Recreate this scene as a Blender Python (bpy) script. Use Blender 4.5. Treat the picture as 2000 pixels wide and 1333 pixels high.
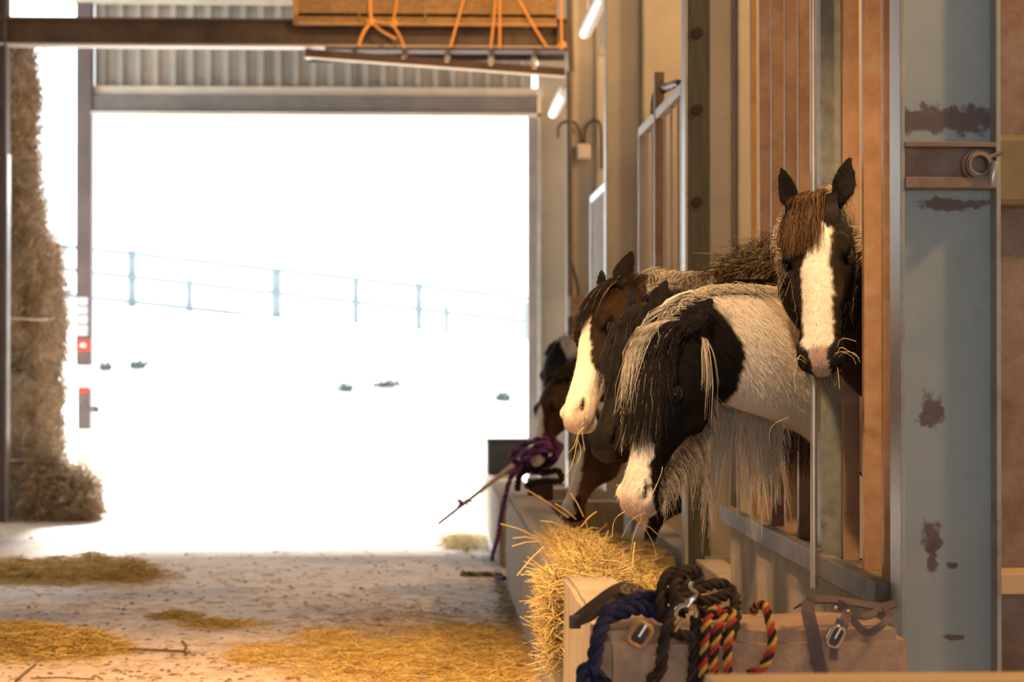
import bpy, bmesh, math, random
import numpy as np
from mathutils import Vector, Matrix, Euler, noise as mnoise

for o in list(bpy.data.objects):
    bpy.data.objects.remove(o)
random.seed(7)
RNG = np.random.default_rng(11)
SC = bpy.context.scene
COL = SC.collection

# ------------------------------------------------------------------ camera
F_PX = 4000.0
CAM = Vector((0, 0, 1.6))
YAW = math.atan(170 / F_PX)
PITCH = math.atan(33.5 / F_PX)
cd = bpy.data.cameras.new('camera')
cam = bpy.data.objects.new('camera', cd)
COL.objects.link(cam)
cam.location = CAM
cam.rotation_euler = (math.pi / 2 + PITCH, 0, -YAW)
cd.sensor_width = 36
cd.lens = F_PX / 2000 * 36
cd.clip_end = 500
cd.dof.use_dof = True
cd.dof.focus_distance = 7.2
cd.dof.aperture_fstop = 3.2
SC.camera = cam
RC = Euler((math.pi / 2 + PITCH, 0, -YAW)).to_matrix()

def P(px, py, Y=None, X=None, Z=None):
    """photo measurement -> point in the barn at a known depth, side or height"""
    d = RC @ Vector(((px - 1000) / F_PX, -(py - 666.5) / F_PX, -1))
    if Y is not None: t = (Y - CAM.y) / d.y
    elif X is not None: t = (X - CAM.x) / d.x
    else: t = (Z - CAM.z) / d.z
    return CAM + d * t

# ------------------------------------------------------------------ world, lights, exposure
w = bpy.data.worlds.new('sky'); SC.world = w
w.use_nodes = True
w.node_tree.nodes['Background'].inputs[0].default_value = (0.90, 0.96, 1.0, 1)
w.node_tree.nodes['Background'].inputs[1].default_value = 3.2
SC.view_settings.view_transform = 'Standard'
SC.view_settings.look = 'None'
SC.view_settings.gamma = 1
SC.view_settings.exposure = 0.25
SC.view_settings.use_curve_mapping = False

def light(name, typ, loc, energy, color, size=.2, target=None, spot=None, blend=.6):
    l = bpy.data.lights.new(name, typ); l.energy = energy; l.color = color
    if typ == 'SUN': l.angle = size
    elif typ == 'AREA': l.size = size
    else: l.shadow_soft_size = size
    o = bpy.data.objects.new(name, l); COL.objects.link(o); o.location = loc
    if target is not None:
        o.rotation_euler = (Vector(target) - Vector(loc)).to_track_quat('-Z', 'Y').to_euler()
    if spot: l.spot_size = spot; l.spot_blend = blend
    return o
el = math.radians(33)
light('sun', 'SUN', (0, 60, 40), 22, (1, .97, .92), math.radians(11),
      target=Vector((0, 60, 40)) + Vector((.10, -math.cos(el), -math.sin(el))))
WARM = (1.0, .56, .22)
for y, e in ((4.85, 520), (9.9, 330), (14.75, 330), (19.05, 330)):
    light('stall_lamp', 'POINT', (4.2, y, 5.0), e, WARM, .12)
light('aisle_lamp', 'SPOT', (-1.6, 6.6, 5.6), 3200, (1, .54, .21), .15, target=(-1.0, 8.6, 0), spot=math.radians(60), blend=.9)
light('aisle_lamp', 'SPOT', (-.3, 4.2, 5.2), 1150, (1, .60, .28), .12, target=(1.08, 7.7, 1.25), spot=math.radians(30), blend=.75)
light('loft_lamp', 'SPOT', (.2, 15.5, 5.9), 420, WARM, .12, target=(.2, 20, 5.6), spot=math.radians(52), blend=.8)

# ------------------------------------------------------------------ materials
def nodes_mat(name):
    m = bpy.data.materials.new(name); m.use_nodes = True
    nt = m.node_tree
    return m, nt, nt.nodes['Principled BSDF']

def mat(name, c1, c2=None, scale=6.0, rough=.7, metal=0.0, bump=0.0, bscale=None, stretch=(1, 1, 1),
        c3=None, t3=(.62, .72), s3=2.5, emit=None, spots=None, lo=.35, hi=.65, detail=8):
    m, nt, b = nodes_mat(name)
    N, L = nt.nodes, nt.links
    geo = N.new('ShaderNodeNewGeometry')
    mp = N.new('ShaderNodeMapping'); mp.inputs['Scale'].default_value = stretch
    L.new(geo.outputs['Position'], mp.inputs['Vector'])
    def ns(sc, det=detail):
        n = N.new('ShaderNodeTexNoise'); n.inputs['Scale'].default_value = sc
        n.inputs['Detail'].default_value = det; n.inputs['Roughness'].default_value = .62
        L.new(mp.outputs[0], n.inputs['Vector']); return n
    out = None
    if c2 is not None:
        n = ns(scale); r = N.new('ShaderNodeValToRGB')
        r.color_ramp.elements[0].position = lo; r.color_ramp.elements[1].position = hi
        r.color_ramp.elements[0].color = (*c1, 1); r.color_ramp.elements[1].color = (*c2, 1)
        L.new(n.outputs['Fac'], r.inputs['Fac']); out = r.outputs['Color']
    if c3 is not None:
        n = ns(s3); r = N.new('ShaderNodeMapRange')
        r.inputs[1].default_value, r.inputs[2].default_value = t3
        L.new(n.outputs['Fac'], r.inputs[0])
        mx = N.new('ShaderNodeMix'); mx.data_type = 'RGBA'
        if out is None: mx.inputs[6].default_value = (*c1, 1)
        else: L.new(out, mx.inputs[6])
        mx.inputs[7].default_value = (*c3, 1); L.new(r.outputs[0], mx.inputs[0]); out = mx.outputs[2]
    if spots:
        scol, slist = spots
        n = ns(28, 4)
        for (p, rad) in slist:
            sub = N.new('ShaderNodeVectorMath'); sub.operation = 'SUBTRACT'
            L.new(geo.outputs['Position'], sub.inputs[0]); sub.inputs[1].default_value = p
            dv = N.new('ShaderNodeVectorMath'); dv.operation = 'DIVIDE'
            L.new(sub.outputs[0], dv.inputs[0]); dv.inputs[1].default_value = rad
            ln = N.new('ShaderNodeVectorMath'); ln.operation = 'LENGTH'; L.new(dv.outputs[0], ln.inputs[0])
            ad = N.new('ShaderNodeMath'); ad.operation = 'ADD'; L.new(ln.outputs['Value'], ad.inputs[0])
            ml = N.new('ShaderNodeMath'); ml.operation = 'MULTIPLY_ADD'
            L.new(n.outputs['Fac'], ml.inputs[0]); ml.inputs[1].default_value = 2.6; ml.inputs[2].default_value = -1.3
            L.new(ml.outputs[0], ad.inputs[1])
            r = N.new('ShaderNodeMapRange'); r.inputs[1].default_value = .75; r.inputs[2].default_value = 1.15
            r.inputs[3].default_value = .9; r.inputs[4].default_value = 0
            L.new(ad.outputs[0], r.inputs[0])
            mx = N.new('ShaderNodeMix'); mx.data_type = 'RGBA'
            if out is None: mx.inputs[6].default_value = (*c1, 1)
            else: L.new(out, mx.inputs[6])
            mx.inputs[7].default_value = (*scol, 1); L.new(r.outputs[0], mx.inputs[0]); out = mx.outputs[2]
    if out is None: b.inputs['Base Color'].default_value = (*c1, 1)
    else: L.new(out, b.inputs['Base Color'])
    b.inputs['Roughness'].default_value = rough
    b.inputs['Metallic'].default_value = metal
    if bump:
        n = ns(bscale or scale * 4); bp = N.new('ShaderNodeBump')
        bp.inputs['Strength'].default_value = bump; bp.inputs['Distance'].default_value = .01
        L.new(n.outputs['Fac'], bp.inputs['Height']); L.new(bp.outputs[0], b.inputs['Normal'])
    if emit:
        b.inputs['Emission Color'].default_value = (*emit[0], 1); b.inputs['Emission Strength'].default_value = emit[1]
    return m

def attr_mat(name, rough=.6, spec=.3, bump=0.0, bs=200, sheen=0.0):
    m, nt, b = nodes_mat(name)
    N, L = nt.nodes, nt.links
    a = N.new('ShaderNodeAttribute'); a.attribute_name = 'Col'
    L.new(a.outputs['Color'], b.inputs['Base Color'])
    b.inputs['Roughness'].default_value = rough
    b.inputs['Specular IOR Level'].default_value = spec
    if bump:
        geo = N.new('ShaderNodeNewGeometry')
        n = N.new('ShaderNodeTexNoise'); n.inputs['Scale'].default_value = bs
        L.new(geo.outputs['Position'], n.inputs['Vector'])
        bp = N.new('ShaderNodeBump'); bp.inputs['Strength'].default_value = bump; bp.inputs['Distance'].default_value = .004
        L.new(n.outputs['Fac'], bp.inputs['Height']); L.new(bp.outputs[0], b.inputs['Normal'])
    return m

M = {}
RUST = (.16, .075, .04)
M['floor'] = mat('dusty_concrete', (.40, .33, .27), (.66, .57, .48), 7, .7, bump=1.0, bscale=16, c3=(.33, .30, .30), t3=(.50, .66), s3=.8, stretch=(.6, 1.2, 1), lo=.30, hi=.62, detail=12)
M['field'] = mat('pale_field', (.62, .62, .58), (.78, .77, .72), .8, .9)
M['cladding'] = mat('cladding_grey', (.31, .315, .31), (.40, .40, .39), 1.5, .55, c3=(.26, .22, .18), t3=(.6, .8), s3=3)
M['lintel'] = mat('lintel_grey', (.13, .135, .145), (.18, .18, .19), 3, .5)
M['trim_pale'] = mat('pale_trim', (.55, .52, .47), (.66, .63, .58), 4, .6)
M['jamb'] = mat('jamb_grey', (.20, .19, .20), (.28, .26, .26), 3, .5)
M['jamb_dark'] = mat('jamb_dark', (.085, .07, .08), (.13, .105, .11), 3, .5)
M['beam'] = mat('beam_brown', (.07, .045, .032), (.12, .08, .055), 4, .6)
M['flange_pale'] = mat('flange_pale', (.42, .36, .33), (.5, .44, .4), 4, .55)
steel_spots = (( .09, .05, .045), [(P(1818, 806, Y=6.05), (.035, 1, .055)), (P(1820, 1050, Y=6.05), (.030, 1, .05)),
              (P(1820, 1095, Y=6.05), (.018, 1, .05)), (P(1865, 1245, Y=6.05), (.03, 1, .01)), (P(1862, 1105, Y=6.05), (.016, 1, .01)),
              (P(1850, 235, Y=6.05), (.30, 1, .04)), (P(1850, 400, Y=6.05), (.12, 1, .02))])
M['steel'] = mat('grey_painted_steel', (.255, .315, .345), (.32, .375, .40), 2.2, .5, bump=.06, bscale=60, c3=(.22, .17, .13), t3=(.64, .8), s3=4, spots=steel_spots)
M['steel_warm_lit'] = mat('warm_lit_steel', (.36, .34, .30), (.43, .41, .36), 2.2, .5, bump=.06, bscale=60, c3=(.22, .17, .13), t3=(.64, .8), s3=4)  # column steel with the warm lamp light put into its colour
M['steel_flange'] = mat('steel_flange', (.26, .28, .28), (.36, .37, .35), 3, .42, c3=(.20, .13, .09), t3=(.55, .75), s3=5)
M['rust_plate'] = mat('rusty_plate', (.26, .20, .17), (.18, .10, .065), 9, .6, bump=.15, bscale=70)
M['rust_bar'] = mat('rusty_bar', (.33, .21, .13), (.24, .13, .075), 10, .55, bump=.15, bscale=140, c3=(.30, .27, .22), t3=(.55, .8), s3=6)
M['rail'] = mat('worn_rail_steel', (.085, .075, .065), (.14, .12, .105), 12, .7, metal=0, c3=(.2, .12, .07), t3=(.55, .7), s3=9)
M['green_post'] = mat('green_grey_post', (.15, .17, .155), (.22, .235, .21), 18, .6, bump=.2, bscale=120, c3=(.13, .09, .06), t3=(.55, .72), s3=14)
M['bright_steel'] = mat('bright_steel_tube', (.42, .42, .42), (.55, .54, .52), 8, .3, metal=.7)
M['galv'] = mat('galvanised_tube', (.42, .44, .46), (.52, .54, .56), 10, .4, metal=.4)
M['plank_dark'] = mat('dark_green_plank', (.030, .034, .030), (.055, .06, .052), 5, .7, stretch=(8, 8, .6), bump=.2)
M['partition'] = mat('beige_sheet', (.40, .37, .32), (.47, .44, .38), 2, .6, bump=.05, bscale=50)
M['wall'] = mat('barn_wall', (.34, .32, .29), (.42, .40, .36), 1, .8)
M['roof'] = mat('roof_sheet', (.26, .26, .25), (.34, .33, .31), 1, .8)
M['concrete'] = mat('trough_concrete', (.27, .235, .185), (.38, .335, .27), 7, .9, bump=.5, bscale=40, c3=(.26, .23, .19), t3=(.56, .7), s3=2.2, stretch=(1, 1, .35))
M['concrete_top'] = mat('worn_concrete_block', (.42, .29, .21), (.52, .38, .28), 18, .85, bump=.5, bscale=90, c3=(.28, .22, .19), t3=(.56, .72), s3=4)
M['loft'] = mat('loft_board', (.36, .23, .10), (.24, .14, .06), 14, .8, bump=.6, bscale=30, stretch=(1, 1, 2.5))
M['loft_frame'] = mat('loft_frame', (.48, .28, .10), (.38, .2, .07), 8, .7)
M['timber'] = mat('pale_timber', (.50, .36, .20), (.60, .45, .27), 6, .7, stretch=(.4, 3, 3), bump=.2)
M['timber_dark'] = mat('dark_timber', (.055, .03, .028), (.09, .055, .05), 6, .7)
M['rung'] = mat('pale_rung', (.76, .73, .70), (.84, .82, .79), 8, .6)
M['twine'] = mat('orange_twine', (.72, .30, .05), (.80, .38, .09), 60, .7)
M['white_plastic'] = mat('white_plastic', (.78, .80, .80), None, rough=.35, emit=((.9, .95, 1), .12))
M['grey_plastic'] = mat('grey_plastic', (.55, .50, .45), (.62, .57, .52), 10, .5)
M['cable'] = mat('black_cable', (.05, .04, .035), rough=.5)
M['fence'] = mat('grey_fence_wood', (.135, .175, .20), (.17, .21, .235), 4, .8)
M['tuft'] = mat('field_tuft', (.05, .07, .06), (.10, .12, .10), 10, .9)
M['bale_core'] = mat('bale_core', (.26, .20, .135), (.40, .31, .215), 9, .95, bump=.9, bscale=30)
M['hay'] = attr_mat('hay', .75, .15)
M['coat'] = attr_mat('horse_coat', .65, .07, bump=.35, bs=260)
M['hair'] = attr_mat('horse_hair', .5, .10)
M['eye'] = mat('horse_eye', (.012, .008, .006), rough=.06)
M['lid'] = mat('eyelid', (.008, .006, .005), rough=.8)
M['rope'] = attr_mat('rope', .8, .15, bump=.4, bs=500)
M['leather_brown'] = mat('brown_leather', (.075, .045, .032), (.11, .07, .05), 30, .5)
M['leather_plum'] = mat('plum_webbing', (.085, .06, .075), (.12, .085, .10), 40, .6)
M['leather_tan'] = mat('tan_leather', (.42, .24, .10), (.5, .3, .14), 30, .5)
M['brass'] = mat('brass', (.75, .55, .30), None, rough=.25, metal=1)
M['chrome'] = mat('chrome', (.75, .72, .66), None, rough=.18, metal=1)
M['dark_box'] = mat('dark_box', (.05, .065, .065), (.075, .09, .09), 8, .55)
M['red'] = mat('red_paint', (.65, .05, .04), rough=.5)
M['blue_white'] = mat('blue_white_label', (.42, .55, .75), (.75, .8, .86), 20, .5)
M['glare_and_mark_white'] = mat('glare_and_mark_white', (.84, .84, .84), rough=.6)  # glare painted on the door post; also the white mark on its plate
M['twig'] = mat('twig', (.10, .06, .04), (.16, .10, .06), 30, .8)
M['stalk'] = mat('hay_stalk', (.62, .46, .18), (.74, .58, .28), 20, .7)
M['knot'] = mat('dark_bolt', (.012, .010, .009), rough=.8)
M['band'] = mat('olive_band', (.16, .13, .07), (.22, .17, .09), 12, .6)

# ------------------------------------------------------------------ building helpers
ORI = {}
def tag(o, label=None, cat=None, group=None, kind=None):
    if label: o['label'] = label
    if cat: o['category'] = cat
    if group: o['group'] = group
    if kind: o['kind'] = kind
    return o
def thing(name, loc, label, cat, group=None):
    o = bpy.data.objects.new(name, None); COL.objects.link(o)
    o.empty_display_size = .1
    o.location = loc; ORI[o.name] = Vector(loc)
    return tag(o, label, cat, group)

def link_mesh(name, V, Fc, m, parent=None, col=None, smooth=False, tris=None, origin=None):
    """V world-space vertices; Fc list of faces or (n,4)/(n,3) arrays"""
    V = np.asarray(V, dtype=np.float64).reshape(-1, 3)
    if parent is not None: org = ORI[parent.name]
    elif origin is not None: org = Vector(origin)
    else:
        mn, mx = V.min(0), V.max(0)
        org = Vector(((mn[0] + mx[0]) / 2, (mn[1] + mx[1]) / 2, mn[2]))
    V = V - np.array(org)
    me = bpy.data.meshes.new(name)
    if isinstance(Fc, np.ndarray):
        n, k = Fc.shape
        me.vertices.add(len(V)); me.vertices.foreach_set('co', V.astype(np.float32).ravel())
        me.loops.add(n * k); me.loops.foreach_set('vertex_index', Fc.astype(np.int32).ravel())
        me.polygons.add(n); me.polygons.foreach_set('loop_start', np.arange(0, n * k, k, dtype=np.int32))
        try: me.polygons.foreach_set('loop_total', np.full(n, k, dtype=np.int32))
        except Exception: pass
        me.update(calc_edges=True)
    else:
        me.from_pydata(V.tolist(), [], Fc); me.update()
    if col is not None:
        c = np.ones((len(V), 4), dtype=np.float32); c[:, :3] = col
        at = me.color_attributes.new('Col', 'FLOAT_COLOR', 'POINT')
        at.data.foreach_set('color', c.ravel())
    if smooth: me.polygons.foreach_set('use_smooth', np.ones(len(me.polygons), dtype=bool))
    me.materials.append(M[m] if isinstance(m, str) else m)
    o = bpy.data.objects.new(name, me); COL.objects.link(o)
    if parent is not None:
        o.parent = parent; ORI[o.name] = ORI[parent.name].copy()
    else:
        o.location = org; ORI[o.name] = org.copy()
    return o

class MB:
    def __init__(s): s.V = []; s.F = []
    def add(s, V, Fc):
        b = len(s.V); s.V += [tuple(v) for v in V]; s.F += [tuple(i + b for i in f) for f in Fc]; return s
    def box(s, x0, x1, y0, y1, z0, z1, bev=0.0, mtx=None):
        if bev <= 0:
            V = [(x, y, z) for x in (x0, x1) for y in (y0, y1) for z in (z0, z1)]
            Fc = [(0, 1, 3, 2), (4, 6, 7, 5), (0, 4, 5, 1), (2, 3, 7, 6), (0, 2, 6, 4), (1, 5, 7, 3)]
        else:
            bm = bmesh.new(); bmesh.ops.create_cube(bm, size=1)
            for v in bm.verts:
                v.co = Vector(((x0 + x1) / 2 + v.co.x * (x1 - x0), (y0 + y1) / 2 + v.co.y * (y1 - y0), (z0 + z1) / 2 + v.co.z * (z1 - z0)))
            bmesh.ops.bevel(bm, geom=list(bm.edges), offset=bev, segments=2, affect='EDGES', profile=.6)
            bm.verts.index_update()
            V = [v.co.copy() for v in bm.verts]; Fc = [tuple(v.index for v in f.verts) for f in bm.faces]; bm.free()
        if mtx is not None: V = [mtx @ Vector(v) for v in V]
        return s.add(V, Fc)
    def bar(s, p, q, wd, ht, up=(0, 0, 1), bev=0.0):
        p, q = Vector(p), Vector(q); d = q - p; L = d.length; d.normalize()
        u = Vector(up); u = (u - d * u.dot(d)).normalized(); sd = d.cross(u)
        mtx = Matrix((( sd.x, d.x, u.x, p.x), (sd.y, d.y, u.y, p.y), (sd.z, d.z, u.z, p.z), (0, 0, 0, 1)))
        return s.box(-wd / 2, wd / 2, 0, L, -ht / 2, ht / 2, bev, mtx)
    def tube(s, pts, r, n=10, cap=True):
        pts = [Vector(p) for p in pts]; k = len(pts)
        rs = r if hasattr(r, '__len__') else [r] * k
        V = []; ref = None
        for i in range(k):
            t = (pts[min(i + 1, k - 1)] - pts[max(i - 1, 0)]).normalized()
            if ref is None:
                ref = Vector((0, 0, 1)) if abs(t.z) < .9 else Vector((1, 0, 0))
            ref = (ref - t * ref.dot(t)).normalized(); b = t.cross(ref)
            for j in range(n):
                a = 2 * math.pi * j / n
                V.append(pts[i] + (ref * math.cos(a) + b * math.sin(a)) * rs[i])
        Fc = [(i * n + j, i * n + (j + 1) % n, (i + 1) * n + (j + 1) % n, (i + 1) * n + j) for i in range(k - 1) for j in range(n)]
        if cap: Fc += [tuple(range(n - 1, -1, -1)), tuple((k - 1) * n + j for j in range(n))]
        return s.add(V, Fc)
    def strap(s, pts, nrm, wd, th):
        """flat band along pts; nrm: face normal(s)"""
        pts = [Vector(p) for p in pts]; k = len(pts); V = []
        for i in range(k):
            t = (pts[min(i + 1, k - 1)] - pts[max(i - 1, 0)]).normalized()
            n = Vector(nrm[i] if isinstance(nrm[0], (tuple, list, Vector)) else nrm); n = (n - t * n.dot(t)).normalized(); b = t.cross(n)
            V += [pts[i] + b * wd / 2 + n * th / 2, pts[i] - b * wd / 2 + n * th / 2, pts[i] - b * wd / 2 - n * th / 2, pts[i] + b * wd / 2 - n * th / 2]
        Fc = [(i * 4 + j, i * 4 + (j + 1) % 4, i * 4 + 4 + (j + 1) % 4, i * 4 + 4 + j) for i in range(k - 1) for j in range(4)]
        Fc += [(3, 2, 1, 0), tuple((k - 1) * 4 + j for j in range(4))]
        return s.add(V, Fc)
    def build(s, name, m, parent=None, smooth=False, origin=None):
        o = link_mesh(name, s.V, s.F, m, parent, smooth=False, origin=origin)
        if smooth:
            me = o.data
            me.polygons.foreach_set('use_smooth', np.ones(len(me.polygons), dtype=bool))
            try: me.set_sharp_from_angle(angle=math.radians(45))
            except Exception: pass
        bm = bmesh.new(); bm.from_mesh(o.data); bmesh.ops.recalc_face_normals(bm, faces=bm.faces); bm.to_mesh(o.data); bm.free()
        return o

def spline(ctrl, n):
    """Catmull-Rom through ctrl rows (any dimension), n samples"""
    c = np.asarray(ctrl, float); k = len(c)
    c = np.vstack([2 * c[0] - c[1], c, 2 * c[-1] - c[-2]])
    out = []
    for t in np.linspace(0, k - 1 - 1e-9, n):
        i = int(t); f = t - i
        p0, p1, p2, p3 = c[i], c[i + 1], c[i + 2], c[i + 3]
        out.append(.5 * ((2 * p1) + (-p0 + p2) * f + (2 * p0 - 5 * p1 + 4 * p2 - p3) * f * f + (-p0 + 3 * p1 - 3 * p2 + p3) * f ** 3))
    return np.array(out)

def strands(paths, radii, cols):
    """paths (n,k,3), radii (n,k), cols (n,k,3) -> three-sided tapered tubes"""
    p = np.asarray(paths, float); n, k, _ = p.shape
    t = np.empty_like(p); t[:, 1:-1] = p[:, 2:] - p[:, :-2]; t[:, 0] = p[:, 1] - p[:, 0]; t[:, -1] = p[:, -1] - p[:, -2]
    t /= np.linalg.norm(t, axis=2, keepdims=True) + 1e-9
    ref = np.tile(np.array([.31, .52, .79]), (n, k, 1)); ref = ref - t * (ref * t).sum(2, keepdims=True)
    ref /= np.linalg.norm(ref, axis=2, keepdims=True) + 1e-9
    b = np.cross(t, ref); V = np.empty((n, k, 3, 3)); r = radii[..., None]
    for j in range(3):
        a = 2 * math.pi * j / 3
        V[:, :, j] = p + (ref * math.cos(a) + b * math.sin(a)) * r
    base = (np.arange(n) * k * 3)[:, None, None]; ii = (np.arange(k - 1) * 3)[None, :, None]; jj = np.arange(3)[None, None, :]
    j2 = (jj + 1) % 3
    Fq = np.stack([base + ii + jj, base + ii + j2, base + ii + 3 + j2, base + ii + 3 + jj], axis=-1).reshape(-1, 4)
    C = np.repeat(np.asarray(cols, float)[:, :, None, :], 3, axis=2).reshape(-1, 3)
    return V.reshape(-1, 3), Fq, C

HAYC = np.array([(.62, .48, .20), (.55, .44, .20), (.74, .60, .32), (.42, .34, .17), (.52, .47, .26), (.66, .52, .20)])
def hay_strands(roots, length, rad, flat=.35, cols=HAYC, bend=.25, k=4, down=0.0, outward=None, rng=RNG):
    n = len(roots); a = rng.uniform(0, 2 * math.pi, n)
    d = np.stack([np.cos(a), np.sin(a), rng.normal(0, flat, n) - down], 1)
    if outward is not None: d += outward
    d /= np.linalg.norm(d, axis=1, keepdims=True)
    L = length * rng.uniform(.45, 1.3, n)
    bv = rng.normal(0, bend, (n, 3)); bv[:, 2] -= .1
    tt = np.linspace(-.5, .5, k)
    p = roots[:, None, :] + d[:, None, :] * (L[:, None] * tt[None, :])[..., None] + bv[:, None, :] * (L[:, None] * (tt[None, :] ** 2))[..., None]
    c = cols[rng.integers(0, len(cols), n)] * rng.uniform(.75, 1.15, (n, 1))
    r = rad * rng.uniform(.6, 1.2, n)
    rr = np.repeat(r[:, None], k, 1)
    return strands(p, rr, np.repeat(c[:, None, :], k, 1))

def rope_np(path, r, cols, turns_per_m=14, strands_n=3, n=None):
    """twisted three-strand rope along ctrl path -> V, F, C"""
    length = sum((Vector(path[i + 1]) - Vector(path[i])).length for i in range(len(path) - 1))
    n = n or max(24, int(length * 160)); pts = spline(path, n)
    seg = np.r_[0, np.cumsum(np.linalg.norm(np.diff(pts, axis=0), axis=1))]
    t = np.gradient(pts, axis=0); t /= np.linalg.norm(t, axis=1, keepdims=True) + 1e-9
    ref = np.zeros_like(t); r0 = np.array([.2, .9, .35])
    for i in range(n):
        r0 = r0 - t[i] * r0.dot(t[i]); r0 /= np.linalg.norm(r0) + 1e-9; ref[i] = r0
    b = np.cross(t, ref); VV = []; FF = []; CC = []; off = 0; K = 7; sr = r * .58
    for s in range(strands_n):
        ph = seg * turns_per_m * 2 * math.pi + 2 * math.pi * s / strands_n
        c = pts + (ref * np.cos(ph)[:, None] + b * np.sin(ph)[:, None]) * (r * .5)
        for j in range(K):
            a = 2 * math.pi * j / K
            VV.append(c + (ref * math.cos(a) + b * math.sin(a)) * sr)
        ring = np.array(VV[-K:]).transpose(1, 0, 2).reshape(-1, 3)
        del VV[-K:]; VV.append(ring)
        i = np.arange(n - 1)[:, None] * K; j = np.arange(K)[None, :]; j2 = (j + 1) % K
        FF.append((np.stack([i + j, i + j2, i + K + j2, i + K + j], -1).reshape(-1, 4)) + off)
        CC.append(np.tile(np.array(cols[s % len(cols)]), (n * K, 1))); off += n * K
    return np.vstack(VV), np.vstack(FF), np.vstack(CC)
def join_np(parts):
    V = []; Fs = []; C = []; off = 0
    for v, f, c in parts:
        V.append(v); Fs.append(f + off); C.append(c); off += len(v)
    return np.vstack(V), np.vstack(Fs), np.vstack(C)
#==SETTING==
# ================================================================== SETTING
def struct(mb, name, m, label=None, smooth=False):
    o = mb.build(name, m, smooth=smooth); o['kind'] = 'structure'
    if label: o['label'] = label
    return o
COLX = 1.4
COLY = dict(A=6.05, B=11.05, C=15.9, D=20.2)
END_Y = 25.0
struct(MB().box(-7, 7, -8, END_Y + .5, -.2, 0), 'floor', 'floor', 'dusty pale concrete barn floor')

# field outside, rising to a bank
def field_z(x, y):
    t = min(max((y - 29) / 16, 0), 1); s = t * t * (3 - 2 * t)
    return s * (2.18 - .085 * x) - .02 + .12 * (mnoise.noise(Vector((x * .3, y * .3, 1))) if y > 27 else 0)
V = []; Fc = []; nx, ny = 50, 60
for j in range(ny + 1):
    for i in range(nx + 1):
        x = -40 + 80 * i / nx; y = END_Y + .5 + (j / ny) ** 1.6 * 90
        V.append((x, y, field_z(x, y)))
for j in range(ny):
    for i in range(nx):
        a = j * (nx + 1) + i; Fc.append((a, a + 1, a + nx + 2, a + nx + 1))
mb = MB(); mb.add(V, Fc); struct(mb, 'ground', 'field', 'pale sunlit field rising outside the doorway', True)

# roof, side walls, rear wall with an open doorway behind the viewer
struct(MB().box(-7, 7, -8, END_Y + .3, 6.5, 6.6), 'ceiling', 'roof', 'grey sheet roof')
struct(MB().box(-7.1, -7, -8, END_Y - 6, 0, 6.5), 'wall_left', 'wall')
struct(MB().box(7, 7.1, -8, END_Y, 0, 6.5), 'wall_right', 'wall')
mb = MB(); mb.box(-7, -3.2, -8.1, -8, 0, 6.5); mb.box(3.2, 7, -8.1, -8, 0, 6.5); mb.box(-3.2, 3.2, -8.1, -8, 4.6, 6.5)
struct(mb, 'wall_back', 'wall')

# end wall: cladding above the doorway, solid panel to its right
wall_end = struct(MB().box(1.385, 7, END_Y + .16, END_Y + .26, 0, 6.5), 'wall_end', 'partition', 'beige end wall beside the doorway')
z0, z1 = P(600, 185, Y=END_Y).z, 6.5
x0, x1 = P(182, 100, Y=END_Y).x, P(1050, 100, Y=END_Y).x
pitch = .213; prof = [(0, 0), (.055, 0), (.075, -.07), (.135, -.07), (.155, 0), (.213, 0)]
nr = int(round((x1 - x0) / pitch)); per = 5; i = 0
while i < nr:
    cnt = min(per, nr - i); V = []; Fc = []
    line = []
    for r in range(cnt):
        for (dx, dy) in prof[:-1]: line.append((x0 + (i + r) * pitch + dx, END_Y + .12 + dy))
    line.append((x0 + (i + cnt) * pitch + .01, END_Y + .12))
    n = len(line)
    for z in (z0, z1): V += [(a, b, z) for a, b in line]
    for z in (z0, z1): V += [(a, b + .006, z) for a, b in line]
    Fc += [(j, j + 1, n + j + 1, n + j) for j in range(n - 1)] + [(2 * n + j, 3 * n + j, 3 * n + j + 1, 2 * n + j + 1) for j in range(n - 1)]
    Fc += [(j, 2 * n + j, 2 * n + j + 1, j + 1) for j in range(n - 1)]
    m = MB(); m.add(V, Fc); m.build('cladding_sheet', 'cladding', wall_end); i += cnt
d1 = struct(MB().box(x0 - .02, x1 + .03, END_Y - .06, END_Y + .2, P(600, 222, Y=END_Y).z, P(600, 187, Y=END_Y).z, .012), 'trim_1', 'lintel', 'grey steel lintel over the doorway')
MB().box(x0 - .02, x1 + .03, END_Y - .1, END_Y - .062, P(600, 228, Y=END_Y).z, P(600, 221, Y=END_Y).z).build('door_track', 'trim_pale', d1)
MB().box(x0, x1, END_Y + .0, END_Y + .06, P(600, 186, Y=END_Y).z, P(600, 170, Y=END_Y).z).build('flashing', 'trim_pale', d1)
struct(MB().box(x0 - .3, -1.2, END_Y - .12, END_Y + .04, P(400, 9, Y=END_Y).z, P(400, -14, Y=END_Y).z), 'trim_2', 'trim_pale', 'pale horizontal purlin at the top of the end wall')
# right door jamb
j = struct(MB().box(P(1031, 500, Y=END_Y).x, P(1049, 500, Y=END_Y).x, END_Y - .05, END_Y + .15, 0, z0), 'door_1', 'jamb', 'grey steel jamb at the right of the doorway')
MB().box(P(1049, 500, Y=END_Y).x, P(1055, 500, Y=END_Y).x, END_Y - .1, END_Y + .15, 0, z0).build('jamb_edge', 'bright_steel', j)

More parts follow.
